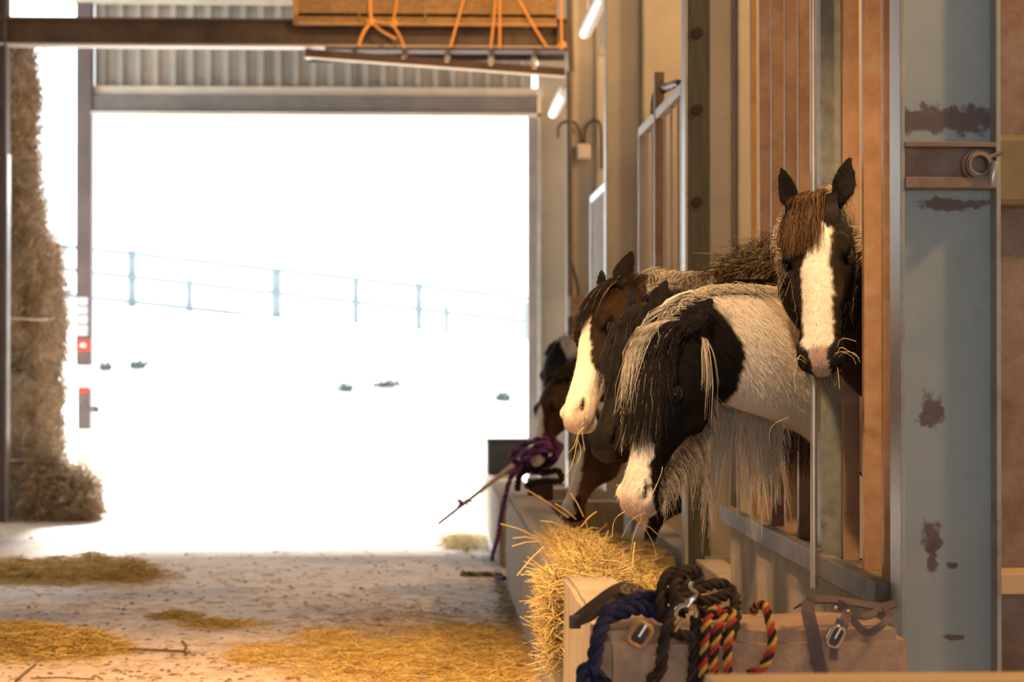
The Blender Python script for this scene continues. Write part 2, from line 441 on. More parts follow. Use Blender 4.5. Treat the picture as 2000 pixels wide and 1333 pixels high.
# left jamb post with signs; its white lengths are glare put into the colour
jx0, jx1 = P(151, 500, Y=END_Y).x, P(181, 500, Y=END_Y).x
zz = lambda y, Y=END_Y: P(500, y, Y=Y).z
t = thing('door_post', ((jx0 + jx1) / 2, END_Y, 0), 'dark steel post left of the doorway with red and blue labels', 'post')
MB().box(jx0, jx1, END_Y - .1, END_Y + .1, zz(714), 6.5, .01).build('upper_shaft', 'jamb_dark', t)
MB().box(jx0 + .02, jx1 - .01, END_Y - .1, END_Y + .1, zz(758), zz(714)).build('glare_band', 'glare_and_mark_white', t)
MB().box(jx0 + .02, jx1 - .01, END_Y - .1, END_Y + .1, zz(838), zz(758), .01).build('lower_shaft', 'jamb_dark', t)
MB().box(jx0 + .02, jx1 - .01, END_Y - .1, END_Y + .1, 0, zz(838)).build('glare_base', 'glare_and_mark_white', t)
for k, (a, b) in enumerate(((582, 597), (600, 615), (618, 633), (636, 656))):
    MB().box(jx0 + .0, jx1 - .04, END_Y - .112, END_Y - .1, zz(b), zz(a)).build('label_plate', 'blue_white', t)
MB().box(jx0, jx1 - .01, END_Y - .113, END_Y - .1, zz(686), zz(664)).build('red_plate', 'red', t)
MB().box(jx0 + .06, jx1 - .06, END_Y - .118, END_Y - .113, zz(679), zz(671)).build('plate_mark', 'glare_and_mark_white', t)
MB().box(jx0 + .03, jx1 - .03, END_Y - .113, END_Y - .1, zz(768), zz(757)).build('red_plate', 'red', t)
kn = MB(); c = P(186, 800, Y=END_Y - .1)
kn.tube([P(172, 800, Y=END_Y - .1), P(180, 800, Y=END_Y - .1)], .025); kn.tube([P(178, 800, Y=END_Y - .1), P(184, 799, Y=END_Y - .1), P(194, 801, Y=END_Y - .1)], [.02, .055, .045])
kn.build('latch_knob', 'jamb_dark', t, True)

# ------------------------------------------------------------------ steel columns
def i_beam_v(name, x, y, dep, fw, z1, label, web='steel', fl='steel_flange'):
    t = thing(name, (x + dep / 2, y, 0), label, 'column', 'steel columns along the stalls')
    MB().box(x + .014, x + dep - .014, y - .006, y + .006, 0, z1).build('web', web, t)
    MB().box(x, x + .014, y - fw / 2, y + fw / 2, 0, z1, .003).build('flange', fl, t)
    MB().box(x + dep - .014, x + dep, y - fw / 2, y + fw / 2, 0, z1, .003).build('flange', fl, t)
    MB().box(x - .05, x + dep + .05, y - fw / 2 - .05, y + fw / 2 + .05, 0, .02).build('base_plate', fl, t)
    return t
cA = i_beam_v('steel_column', COLX, COLY['A'], .30, .14, 6.45, 'nearest blue-grey steel column at the right with rust spots')
cB = i_beam_v('steel_column', COLX, COLY['B'], .30, .16, 6.45, 'warm-lit steel column with a dark plank, behind the front horses', 'steel_warm_lit')
cC = i_beam_v('steel_column', COLX, COLY['C'], .30, .16, 6.45, 'warm-lit steel column between the two barred gates', 'steel_warm_lit')
cD = i_beam_v('steel_column', COLX, COLY['D'], .30, .16, 6.45, 'far steel column carrying a junction box and cables', 'steel_warm_lit')
# column A: welded bracket, hook bolt, wire ring
y = COLY['A']
br = MB(); br.box(COLX + .014, 1.686, y - .075, y - .006, P(1850, 372, Y=y).z, P(1850, 350, Y=y).z, .004)
br.box(COLX + .014, 1.686, y - .03, y - .006, P(1850, 360, Y=y).z, P(1850, 290, Y=y).z); br.box(COLX + .014, 1.686, y - .075, y - .006, P(1850, 292, Y=y).z, P(1850, 282, Y=y).z, .003)
brk = br.build('bracket', 'rust_plate', cA)
h = MB(); h.tube([P(1943, 318, Y=y - .09), P(1940, 340, Y=y - .10), P(1937, 360, Y=y - .09)], .013, 12); h.build('hook_bolt', 'bright_steel', cA, True)
h = MB()
for rr, dy in ((.036, 0), (.045, .012), (.03, -.01)):
    cc = P(1912, 322, Y=y - .07)
    h.tube([cc + Vector((math.cos(a) * rr, dy, math.sin(a) * rr * 1.0)) for a in np.linspace(0, 2 * math.pi, 20)], .0045, 6)
h.tube([P(1925, 310, Y=y - .07), P(1960, 296, Y=y - .07)], .006, 6)
h.build('wire_ring', 'rust_plate', cA, True)
# column B: plank and splice plate
yb = COLY['B'] - .03
pl = MB(); pl.box(COLX + .016, COLX + .135, yb - .05, yb + .02, .0, 6.4, .004); plank = pl.build('plank', 'plank_dark', cB)
for py in (65, 215, 395, 900):
    q = P(1362, py, Y=yb - .05)
    MB().tube([q + Vector((0, .0, 0)), q + Vector((0, -.012, 0))], .03, 9).build('bolt', 'knot', plank)
MB().box(COLX + .10, COLX + .26, yb - .07, yb - .05, P(1400, 1135, Y=yb).z, P(1400, 1085, Y=yb).z, .004).build('splice_plate', 'green_post', cB)
# column D: junction box, conduit, cables
yd = COLY['D'] - .02
q = P(1139, 298, Y=yd); jb = MB().box(q.x - .065, q.x + .065, yd - .09, yd + .01, q.z - .075, q.z + .075, .012).build('junction_box', 'grey_plastic', cD)
MB().box(q.x - .058, q.x + .058, yd - .1, yd - .088, q.z - .066, q.z + .066, .004).build('lid', 'grey_plastic', jb)
for n_, pts, r in (('conduit', [(1113, -20), (1114, 60), (1117, 140)], .022), ('conduit', [(1112, 140), (1112, 420), (1113, 900)], .03)):
    MB().tube([P(a, b, Y=yd - .06) for a, b in pts], r, 8).build(n_, 'beam', cD, True)
for pts in ([(1090, 270), (1091, 248), (1104, 238), (1122, 240), (1133, 258), (1136, 280)], [(1141, 280), (1144, 252), (1156, 236), (1168, 237), (1174, 256), (1175, 330)],
            [(1112, 500), (1122, 535), (1128, 560), (1130, 590)]):
    MB().tube([Vector(v) for v in spline([P(a, b, Y=yd - .07) for a, b in pts], 24)], .014, 6).build('cable', 'cable', cD, True)
q = P(1128, 595, Y=yd - .1)
MB().box(q.x - .09, q.x + .09, yd - .16, yd + .0, q.z - .12, q.z + .08, .01).build('switch_box', 'rust_plate', cD)
# left column carrying the cross beam
lp = thing('steel_column', (P(2, 500, Y=20.2).x, 20.2, 0), 'dark steel column at the left edge in front of the hay stack', 'column')
lx = P(9, 500, Y=20.1).x
MB().box(lx - .30, lx - .004, 20.19, 20.21, 0, 6.45).build('web', 'jamb_dark', lp)
MB().box(lx - .012, lx + .012, 20.1, 20.3, 0, 6.45, .003).build('flange', 'beam', lp)
MB().box(lx - .31, lx - .29, 20.1, 20.3, 0, 6.45, .003).build('flange', 'beam', lp)
MB().box(lx + .012, lx + .022, 20.12, 20.28, 0, P(9, 300, Y=20.1).z).build('guard_strip', 'bright_steel', lp)
# cross beam
YB = 20.2
bz0, bz1 = P(600, 92, Y=YB).z, P(600, 42, Y=YB).z
t = thing('cross_beam', (-2.8, YB, bz0), 'long dark brown steel beam crossing below the roof', 'beam')
MB().box(-7, COLX - .002, YB - .006, YB + .006, bz0, bz1).build('web', 'beam', t)
MB().box(-7, COLX - .002, YB - .1, YB + .1, bz0 - .012, bz0 + .012, .003).build('bottom_flange', 'flange_pale', t)
MB().box(-7, COLX - .002, YB - .1, YB + .1, bz1 - .012, bz1 + .012, .003).build('top_flange', 'beam', t)

# stall partitions behind the columns
for nm, lab in (('B', 'beige sheet stall partition behind the column with the plank'), ('C', 'beige sheet stall partition by the gate cables'), ('D', 'beige sheet stall partition at the far stall')):
    yy = COLY[nm]
    t = thing('stall_partition', (3.5, yy, 0), lab, 'partition', 'stall partitions')
    MB().box(1.71, 4.4, yy - .02, yy + .02, .0, 4.6).build('sheet', 'partition', t)
    MB().box(4.4, 4.5, yy - .05, yy + .05, 0, 6.4).build('end_post', 'steel_flange', t)
    MB().box(1.71, 4.4, yy - .04, yy + .04, 4.6, 4.68).build('top_rail', 'steel_flange', t)

# low stall walls under the barriers
struct(MB().box(1.41, 1.6, 6.14, 9.42, 0, .86, .006), 'wall_stall', 'concrete', 'low concrete wall under the near feed barrier')
struct(MB().box(1.45, 1.6, 9.43, 10.95, 0, .52, .006), 'wall_feed', 'concrete', 'low concrete wall behind the hay')
struct(MB().box(1.45, 1.6, 11.2, 20.0, 0, .5, .006), 'wall_far', 'concrete')

# near feed barrier
t = thing('feed_barrier', (1.47, 7.8, .86), 'near feed barrier of tall rusty bars on a steel rail', 'barrier')
ra = MB(); ra.box(1.36, 1.409, 6.14, 9.42, .842, .922, .006); ra.box(1.405, 1.58, 6.14, 9.42, .861, .874)
ra.build('rail', 'rail', t)
BAR_H = 5.5
me0 = None
for px in (1685, 1723, 1644, 1532, 1558, 1506, 1483):
    yb_ = P(px, 300, X=1.5).y
    if me0 is None:
        o = MB().box(1.5, 1.56, yb_ - .02, yb_ + .02, .872, .872 + BAR_H, .004).build('bar', 'rust_bar', t)
        me0 = o.data; by0 = yb_
    else:
        o = bpy.data.objects.new('bar', me0); COL.objects.link(o); o.parent = t; o.location = (0, yb_ - by0, 0)
MB().box(1.5, 1.525, 9.36, 9.41, .872, 6.4, .003).build('end_post', 'loft_frame', t)
MB().box(1.44, 1.525, 7.40, 7.48, .872, 6.4, .005).build('post', 'green_post', t)
MB().tube([(1.352, 7.08, .80), (1.352, 7.08, 6.4)], .012, 10).build('pole', 'bright_steel', t, True)
MB().box(1.36, 1.58, 6.14, 9.42, 6.36, 6.42).build('top_rail', 'rail', t)

# barred gates in the further bays
def gate(y0, y1, ztop, zbot, nb, label, mt, fr, x=1.43, r=.014):
    t = thing('stall_gate', (x, (y0 + y1) / 2, zbot), label, 'gate', 'barred stall gates')
    MB().box(x - .025, x + .025, y0, y1, ztop - .06, ztop, .006).build('top_rail', fr, t)
    MB().box(x - .025, x + .025, y0, y1, zbot, zbot + .06, .006).build('bottom_rail', fr, t)
    for yy in (y0, y1): MB().box(x - .025, x + .025, yy - .025, yy + .025, zbot, ztop, .006).build('stile', fr, t)
    o0 = MB().tube([(x, y0, zbot + .05), (x, y0, ztop - .05)], r, 8)
    first = None
    for i in range(1, nb):
        yy = y0 + (y1 - y0) * i / nb
        if first is None: first = o0.build('bar', mt, t, True); first.location = (0, yy - y0, 0)
        else:
            o = bpy.data.objects.new('bar', first.data); COL.objects.link(o); o.parent = t; o.location = (0, yy - y0, 0)
    return t
g1 = gate(11.2, 13.45, 3.12, 1.55, 7, 'rusty barred stall gate with a cable looped over its top', 'flange_pale', 'flange_pale', r=.009)
MB().box(1.40, 1.46, P(1287, 300, X=1.43).y - .03, P(1287, 300, X=1.43).y + .03, 1.55, 3.35, .005).build('mid_post', 'rust_bar', g1)
gate(15.98, 17.4, 2.98, 1.6, 8, 'far blue-grey barred stall gate beyond the second column', 'galv', 'galv', r=.008)
cb = MB()
cb.tube([Vector(v) for v in spline([P(1276, 222, Y=12.6), P(1279, 190, Y=12.6), P(1290, 172, Y=12.5), P(1306, 168, Y=12.2), P(1318, 163, Y=12.0), P(1327, 163, Y=11.9)], 24)], .022, 7)
cb.tube([Vector(v) for v in spline([P(1276, 222, Y=12.58), P(1284, 190, Y=12.5), P(1300, 176, Y=12.4), P(1318, 166, Y=12.0)], 20)], .018, 7)
cb.tube([Vector(v) for v in spline([P(1280, 200, Y=12.6), P(1284, 260, Y=12.6), P(1286, 330, Y=12.6), P(1290, 440, Y=12.6)], 20)], .012, 6)
tag(cb.build('cable_loop', 'cable', None, True), 'dark cable looped over the rusty barred gate', 'cable')

# dark rusty post and rail at the right edge, behind the near column
t = thing('edge_post', (1.86, 6.35, 0), 'rusty post with timber ledge at the right edge of view', 'post')
MB().box(1.745, 2.0, 6.28, 6.42, 0, 6.4, .006).build('shaft', 'rust_plate', t)
MB().box(1.735, 2.05, 6.12, 6.28, P(1980, 1160, Y=6.15).z, P(1980, 1118, Y=6.15).z, .006).build('ledge', 'timber', t)
MB().box(1.73, 2.05, 6.2, 6.275, P(1980, 402, Y=6.2).z, P(1980, 262, Y=6.2).z, .02).build('strap_band', 'band', t)

# fluorescent battens
for ya, yb2, lab in ((15.95, 17.9, 'white fluorescent batten near the top, beyond the gate column'), (20.6, 22.3, 'white fluorescent batten hanging beyond the far column')):
    t = thing('fluorescent_light', (1.40, (ya + yb2) / 2, 4.25), lab, 'light', 'fluorescent battens')
    z_ = 4.45 if ya < 18 else 4.27
    MB().tube([(1.40, ya, z_), (1.40, ya + .03, z_), (1.40, yb2 - .03, z_), (1.40, yb2, z_)], [.04, .055, .055, .04], 14).build('diffuser', 'white_plastic', t, True)
    MB().box(1.37, 1.43, ya + .05, yb2 - .05, z_ + .05, z_ + .09, .005).build('housing', 'grey_plastic', t)
    for yy in (ya + .3, yb2 - .3): MB().tube([(1.40, yy, z_ + .08), (1.40, yy, 6.5)], .004, 5).build('hanger', 'galv', t)
MB().box(1.30, 1.399, 20.1, 20.3, P(1130, 92, Y=20.2).z, P(1130, 40, Y=20.2).z).build('beam_cleat', 'beam', cD)
# ================================================================== LOFT, LADDER, TWINE, HAY STACK, FENCE
lx0, lx1 = P(572, 30, Y=19.95).x, P(1088, 30, Y=19.95).x
lz = bz1 + .012
t = thing('loft_box', ((lx0 + lx1) / 2, 20.2, lz), 'orange-brown boarded loft box resting on the cross beam', 'loft')
nb = 4
for i in range(nb):
    a = lx0 + (lx1 - lx0) * i / nb; b = lx0 + (lx1 - lx0) * (i + 1) / nb
    MB().box(a + .003, b - .003, 19.95, 19.98, P(800, 50, Y=19.95).z, 6.35, .003).build('board', 'loft', t)
MB().box(lx0, lx1, 19.95, 20.9, lz, lz + .03).build('base_board', 'loft_frame', t)
MB().box(lx0, lx0 + .05, 19.92, 19.95, lz, 6.35, .004).build('corner_batten', 'loft_frame', t)
MB().box(lx0, lx0 + .03, 19.98, 20.9, lz + .03, 6.35).build('side_board', 'loft', t)
MB().box(lx0 + .05, lx1, 19.925, 19.95, P(800, 50, Y=19.95).z, P(800, 44, Y=19.95).z, .004).build('edge_batten', 'loft_frame', t)
# ladder slung under the beam
t = thing('wooden_ladder', (0, 20, P(800, 130, Y=19.8).z), 'dark ladder with pale rungs slung under the cross beam', 'ladder')
la0, la1 = P(595, 103, Y=19.75), P(1103, 141, Y=19.75)
lb0, lb1 = P(600, 112, Y=20.55), P(1103, 108, Y=20.55)
MB().bar(la0, la1, .045, .075, bev=.006).build('rail', 'timber_dark', t)
MB().bar(la0 - Vector((0, .0, .045)), la1 - Vector((0, 0, .045)), .05, .014).build('rail_edge', 'rung', t)
MB().bar(lb0, lb1, .045, .11, bev=.006).build('rail', 'timber_dark', t)
MB().bar(lb0 + Vector((.2, -.35, .02)), lb1 + Vector((0, -.35, -.01)), .25, .03).build('back_board', 'timber_dark', t)
for px in (602, 692, 789, 873, 958, 1043):
    f = (px - 598) / (1103 - 598)
    MB().bar(la0.lerp(la1, f) + Vector((0, -.02, 0)), lb0.lerp(lb1, f), .05, .05, bev=.008).build('rung', 'rung', t)
# orange baling twine
tw = [([(722, -25), (723, 20), (724, 42), (710, 62), (700, 90)], 'orange twine knotted on the beam, farthest left of the strings'),
      ([(778, -25), (772, 20), (768, 46), (782, 72), (790, 94)], 'orange twine bent around the beam above the third ladder rung'),
      ([(724, 42), (745, 60), (774, 76)], 'short orange twine slanting from the knot to its neighbour'),
      ([(724, 42), (745, 43), (769, 47)], 'short level orange twine bridging two hanging strings'),
      ([(912, -25), (894, 40), (879, 92)], 'slanting orange twine near the middle of the loft box'),
      ([(970, -25), (964, 40), (958, 94)], 'left of a close pair of orange twines'),
      ([(976, -25), (976, 40), (976, 94)], 'right of a close pair of orange twines'),
      ([(1000, -25), (1036, 40), (1068, 92)], 'orange twine slanting down to the right across the loft box'),
      ([(1096, -25), (1096, 40), (1097, 90)], 'upright orange twine beside the far column')]
for k, (pts, lab) in enumerate(tw):
    if pts[0][1] < 0:
        dx_ = (pts[0][0] - pts[1][0]) / (pts[1][1] - pts[0][1]); pts = [(pts[0][0] + dx_ * 190, -215)] + pts
    m = MB(); m.tube([Vector(v) for v in spline([P(a, b, Y=19.86 if b < 44 else 19.80) for a, b in pts], 14)], .0115 if k != 0 else .017, 6)
    if k in (0, 1, 8):
        q = P(*(pts[3] if k != 8 else (1097, 88)), Y=19.84); m.tube([q + Vector((-.04, 0, 0)), q, q + Vector((.04, 0, .01))], [.02, .045, .02], 7)
    tag(m.build('baling_twine', 'twine', None, True), lab, 'twine', 'orange twines on the loft')

# hay stack at the left
def lumpy_box(x0, x1, y0, y1, z0, z1, amp, seed, sub=14):
    bm = bmesh.new(); bmesh.ops.create_cube(bm, size=1)
    bmesh.ops.subdivide_edges(bm, edges=list(bm.edges), cuts=sub, use_grid_fill=True)
    for v in bm.verts:
        p = Vector(((x0 + x1) / 2 + v.co.x * (x1 - x0), (y0 + y1) / 2 + v.co.y * (y1 - y0), (z0 + z1) / 2 + v.co.z * (z1 - z0)))
        n = v.co.normalized()
        d = mnoise.noise(p * 1.7 + Vector((seed, 0, 0))) * amp + mnoise.noise(p * 5 + Vector((seed, 3, 0))) * amp * .5
        k = max(abs(v.co.x), abs(v.co.y), abs(v.co.z)); e = sorted((abs(v.co.x), abs(v.co.y), abs(v.co.z)))[1] * 2
        p -= Vector((math.copysign(1, v.co.x) if abs(v.co.x) > .499 else 0, math.copysign(1, v.co.y) if abs(v.co.y) > .499 else 0, 0)) * (max(e - .72, 0) * .28)
        q = p + n * d; v.co = q if z0 > .05 else Vector((q.x, q.y, max(q.z, 0)))
    bm.verts.index_update()
    V = [tuple(v.co) for v in bm.verts]; Fc = [tuple(v.index for v in f.verts) for f in bm.faces]; bm.free()
    return V, Fc
BALEC = np.array([(.48, .36, .24), (.40, .30, .20), (.55, .43, .30), (.33, .25, .17), (.60, .49, .36)])
bx = lambda px, py: P(px, py, Y=20.55).x
bales = [(bx(72, 700), 20.62, 22.2, 0, 1.42, 'bottom hay bale of the stack at the left edge'),
         (bx(70, 550), 20.66, 22.1, 1.43, 2.80, 'second hay bale up in the stack, with a pale string across'),
         (bx(30, 350), 20.72, 21.9, 2.81, 3.85, 'third hay bale up in the stack, narrower than those below'),
         (bx(12, 150), 20.78, 21.9, 3.86, 4.95, 'topmost hay bale of the stack, under the cross beam')]
for k, (xr, y0, y1, za, zb, lab) in enumerate(bales):
    V, Fc = lumpy_box(-6.2, xr, y0, y1, za, zb, .16 if k < 2 else .22, k * 7.3)
    t = thing('hay_bale', ((-6.2 + xr) / 2, (y0 + y1) / 2, za), lab, 'hay bale', 'stacked hay bales')
    m = MB(); m.add(V, Fc); core = m.build('core', 'bale_core', t, True)
    n = 4200; va = np.array(V)
    cand = va[(va[:, 0] > -5.2) & ((va[:, 1] < y0 + .35) | (va[:, 0] > xr - .5))]
    r = cand[RNG.integers(0, len(cand), n)] + RNG.normal(0, .035, (n, 3))
    if k == 0: r[:, 2] = np.maximum(r[:, 2], .03)
    V2, F2, C2 = hay_strands(r, .24, .0045, .5, BALEC, .5, down=.9)
    o = link_mesh('loose_stems', V2, F2, 'hay', t, C2); o['kind'] = 'stuff'
    if k < 2:
        zs = za + (zb - za) * .42
        m = MB(); m.tube([(-5.8, y0 - .1, zs), (xr - .2, y0 - .10, zs - .01), (xr + .02, y0 + .05, zs - .02), (xr + .06, y0 + .6, zs)], .011, 6)
        m.build('string', 'rung' if k == 0 else 'trim_pale', t, True)
# loose hay heap at the foot of the stack
n = 4500; u = RNG.uniform(0, 1, n); hx = bx(60, 900) + u * (bx(185, 930) - bx(60, 900)); hy = RNG.uniform(20.25, 20.9, n)
hz = RNG.uniform(0.02, 1, n) * (.75 - .35 * u) * np.clip(1.3 - np.abs(hy - 20.6) * 2.2, .2, 1)
V2, F2, C2 = hay_strands(np.stack([hx, hy, hz], 1), .28, .005, .5, BALEC, .5, down=.4)
V2[:, 2] = np.maximum(V2[:, 2], .004)
o = link_mesh('loose_hay', V2, F2, 'hay', None, C2); tag(o, 'loose hay heaped at the foot of the bale stack', 'hay', kind='stuff')

# fence on the bank outside
FY = 45.0
t = thing('field_fence', (0, FY, 1.8), 'pale grey post and rail fence on the bank outside', 'fence')
posts = [(258, 488, 640, .17), (370, 545, 640, .13), (540, 524, 665, .20), (695, 545, 670, .14), (818, 552, 690, .16), (872, 596, 700, .11), (60, 468, 620, .17), (1030, 590, 715, .17)]
for px, ya, yb2, wd in posts:
    a = P(px, ya, Y=FY); b = P(px, yb2, Y=FY)
    MB().box(a.x - wd / 2, a.x + wd / 2, FY - wd / 2, FY + wd / 2, b.z - .4, a.z, .01).build('post', 'fence', t)
for (ya, yb2) in ((496, 602), (541, 648), (590, 690)):
    xs = [-100, 258, 540, 818, 1100]
    for i in range(4):
        f = lambda px: ya + (yb2 - ya) * (px - 258) / (1030 - 258) * .82
        a = P(xs[i] + 1, f(xs[i]), Y=FY - .1); b = P(xs[i + 1] - 1, f(xs[i + 1]), Y=FY - .1)
        MB().bar(a, b, 0.05, .105, bev=.004).build('rail', 'fence', t)
# tufts on the field
for k, (px, py, wpx, lab) in enumerate(((270, 720, 26, 'small dark tuft on the pale field, left of the fence middle'), (205, 722, 18, 'tiny tuft on the field next to the door post'),
        (675, 765, 30, 'low tuft on the field, left of the larger tuft'), (755, 758, 60, 'largest dark tuft on the pale field'), (985, 784, 26, 'tuft on the field close to the right door jamb'))):
    d = P(px, py, Y=1) - CAM; y_ = 26.5
    while y_ < 60 and (CAM + d * (y_ / d.y)).z > field_z((CAM + d * (y_ / d.y)).x, y_): y_ += .1
    c = CAM + d * (y_ / d.y); c.z = field_z(c.x, y_); s = wpx * y_ / 4000 / 2
    n = 70; r = np.stack([c.x + RNG.normal(0, s * .6, n), c.y + RNG.normal(0, .1, n), np.full(n, c.z)], 1)
    d_ = np.stack([RNG.normal(0, .5, n), RNG.normal(0, .3, n), np.ones(n)], 1) * (RNG.uniform(.06, .2, n))[:, None]
    tt = np.linspace(0, 1, 3); p = r[:, None] + d_[:, None] * tt[None, :, None]
    V2, F2, C2 = strands(p, np.tile(np.array([.018, .014, .004]), (n, 1)), np.full((n, 3, 3), .07))
    o = link_mesh('grass_tuft', V2, F2, 'tuft', None, C2); tag(o, lab, 'grass', 'tufts on the field')
# ================================================================== HORSES
# head profile in metres for a head of length .60: a (poll->muzzle), top, bottom, half width upper, half width lower
HEAD = np.array([
    (-.045, .010, -.060, .030, .030),
    (-.025, .030, -.110, .055, .050),
    (.020, .052, -.150, .075, .062),
    (.070, .066, -.175, .088, .070),
    (.120, .072, -.190, .098, .074),
    (.170, .071, -.196, .102, .074),
    (.220, .066, -.190, .100, .070),
    (.265, .060, -.165, .086, .063),
    (.310, .054, -.130, .072, .055),
    (.360, .048, -.102, .062, .048),
    (.410, .043, -.086, .057, .044),
    (.460, .040, -.078, .056, .043),
    (.505, .038, -.078, .064, .050),
    (.545, .032, -.082, .073, .057),
    (.575, .020, -.080, .072, .057),
    (.597, .000, -.066, .060, .050),
    (.608, -.016, -.050, .036, .032)])
def interp_head(a):
    return [np.interp(a, HEAD[:, 0], HEAD[:, i]) for i in range(1, 5)]

def loft(rings, cap=True):
    n = len(rings[0]); V = [tuple(v) for r in rings for v in r]; k = len(rings)
    Fc = [(i * n + j, i * n + (j + 1) % n, (i + 1) * n + (j + 1) % n, (i + 1) * n + j) for i in range(k - 1) for j in range(n)]
    Fc += [tuple(range(n - 1, -1, -1)), tuple((k - 1) * n + j for j in range(n))]
    return V, Fc
def ellipsoid(c, ax, r, nu=14, nv=10):
    V = [Vector(c) + ax[0] * r[0]]; Fc = []
    for i in range(1, nv):
        th = math.pi * i / nv
        for j in range(nu):
            ph = 2 * math.pi * j / nu
            V.append(Vector(c) + ax[0] * (r[0] * math.cos(th)) + ax[1] * (r[1] * math.sin(th) * math.cos(ph)) + ax[2] * (r[2] * math.sin(th) * math.sin(ph)))
    V.append(Vector(c) - ax[0] * r[0]); e = len(V) - 1
    for j in range(nu):
        Fc.append((0, 1 + j, 1 + (j + 1) % nu)); Fc.append((e, 1 + (nv - 2) * nu + (j + 1) % nu, 1 + (nv - 2) * nu + j))
        for i in range(nv - 2):
            Fc.append((1 + i * nu + j, 1 + (i + 1) * nu + j, 1 + (i + 1) * nu + (j + 1) % nu, 1 + i * nu + (j + 1) % nu))
    return V, Fc

def sstep(x, a, b):
    t = np.clip((x - a) / (b - a), 0, 1); return t * t * (3 - 2 * t)
def vnoise(p, s, seed=0.0):
    """cheap smooth noise on an (n,3) array, about -1..1"""
    x, y, z = p[:, 0] * s + seed, p[:, 1] * s + seed * 1.7, p[:, 2] * s - seed
    return (np.sin(x * 1.7 + 1.3 * np.sin(y * 1.3 + z)) + np.sin(y * 2.1 + 1.1 * np.sin(z * 1.7 + x)) + np.sin(z * 1.9 + 1.2 * np.sin(x * 1.1 - y))) / 3

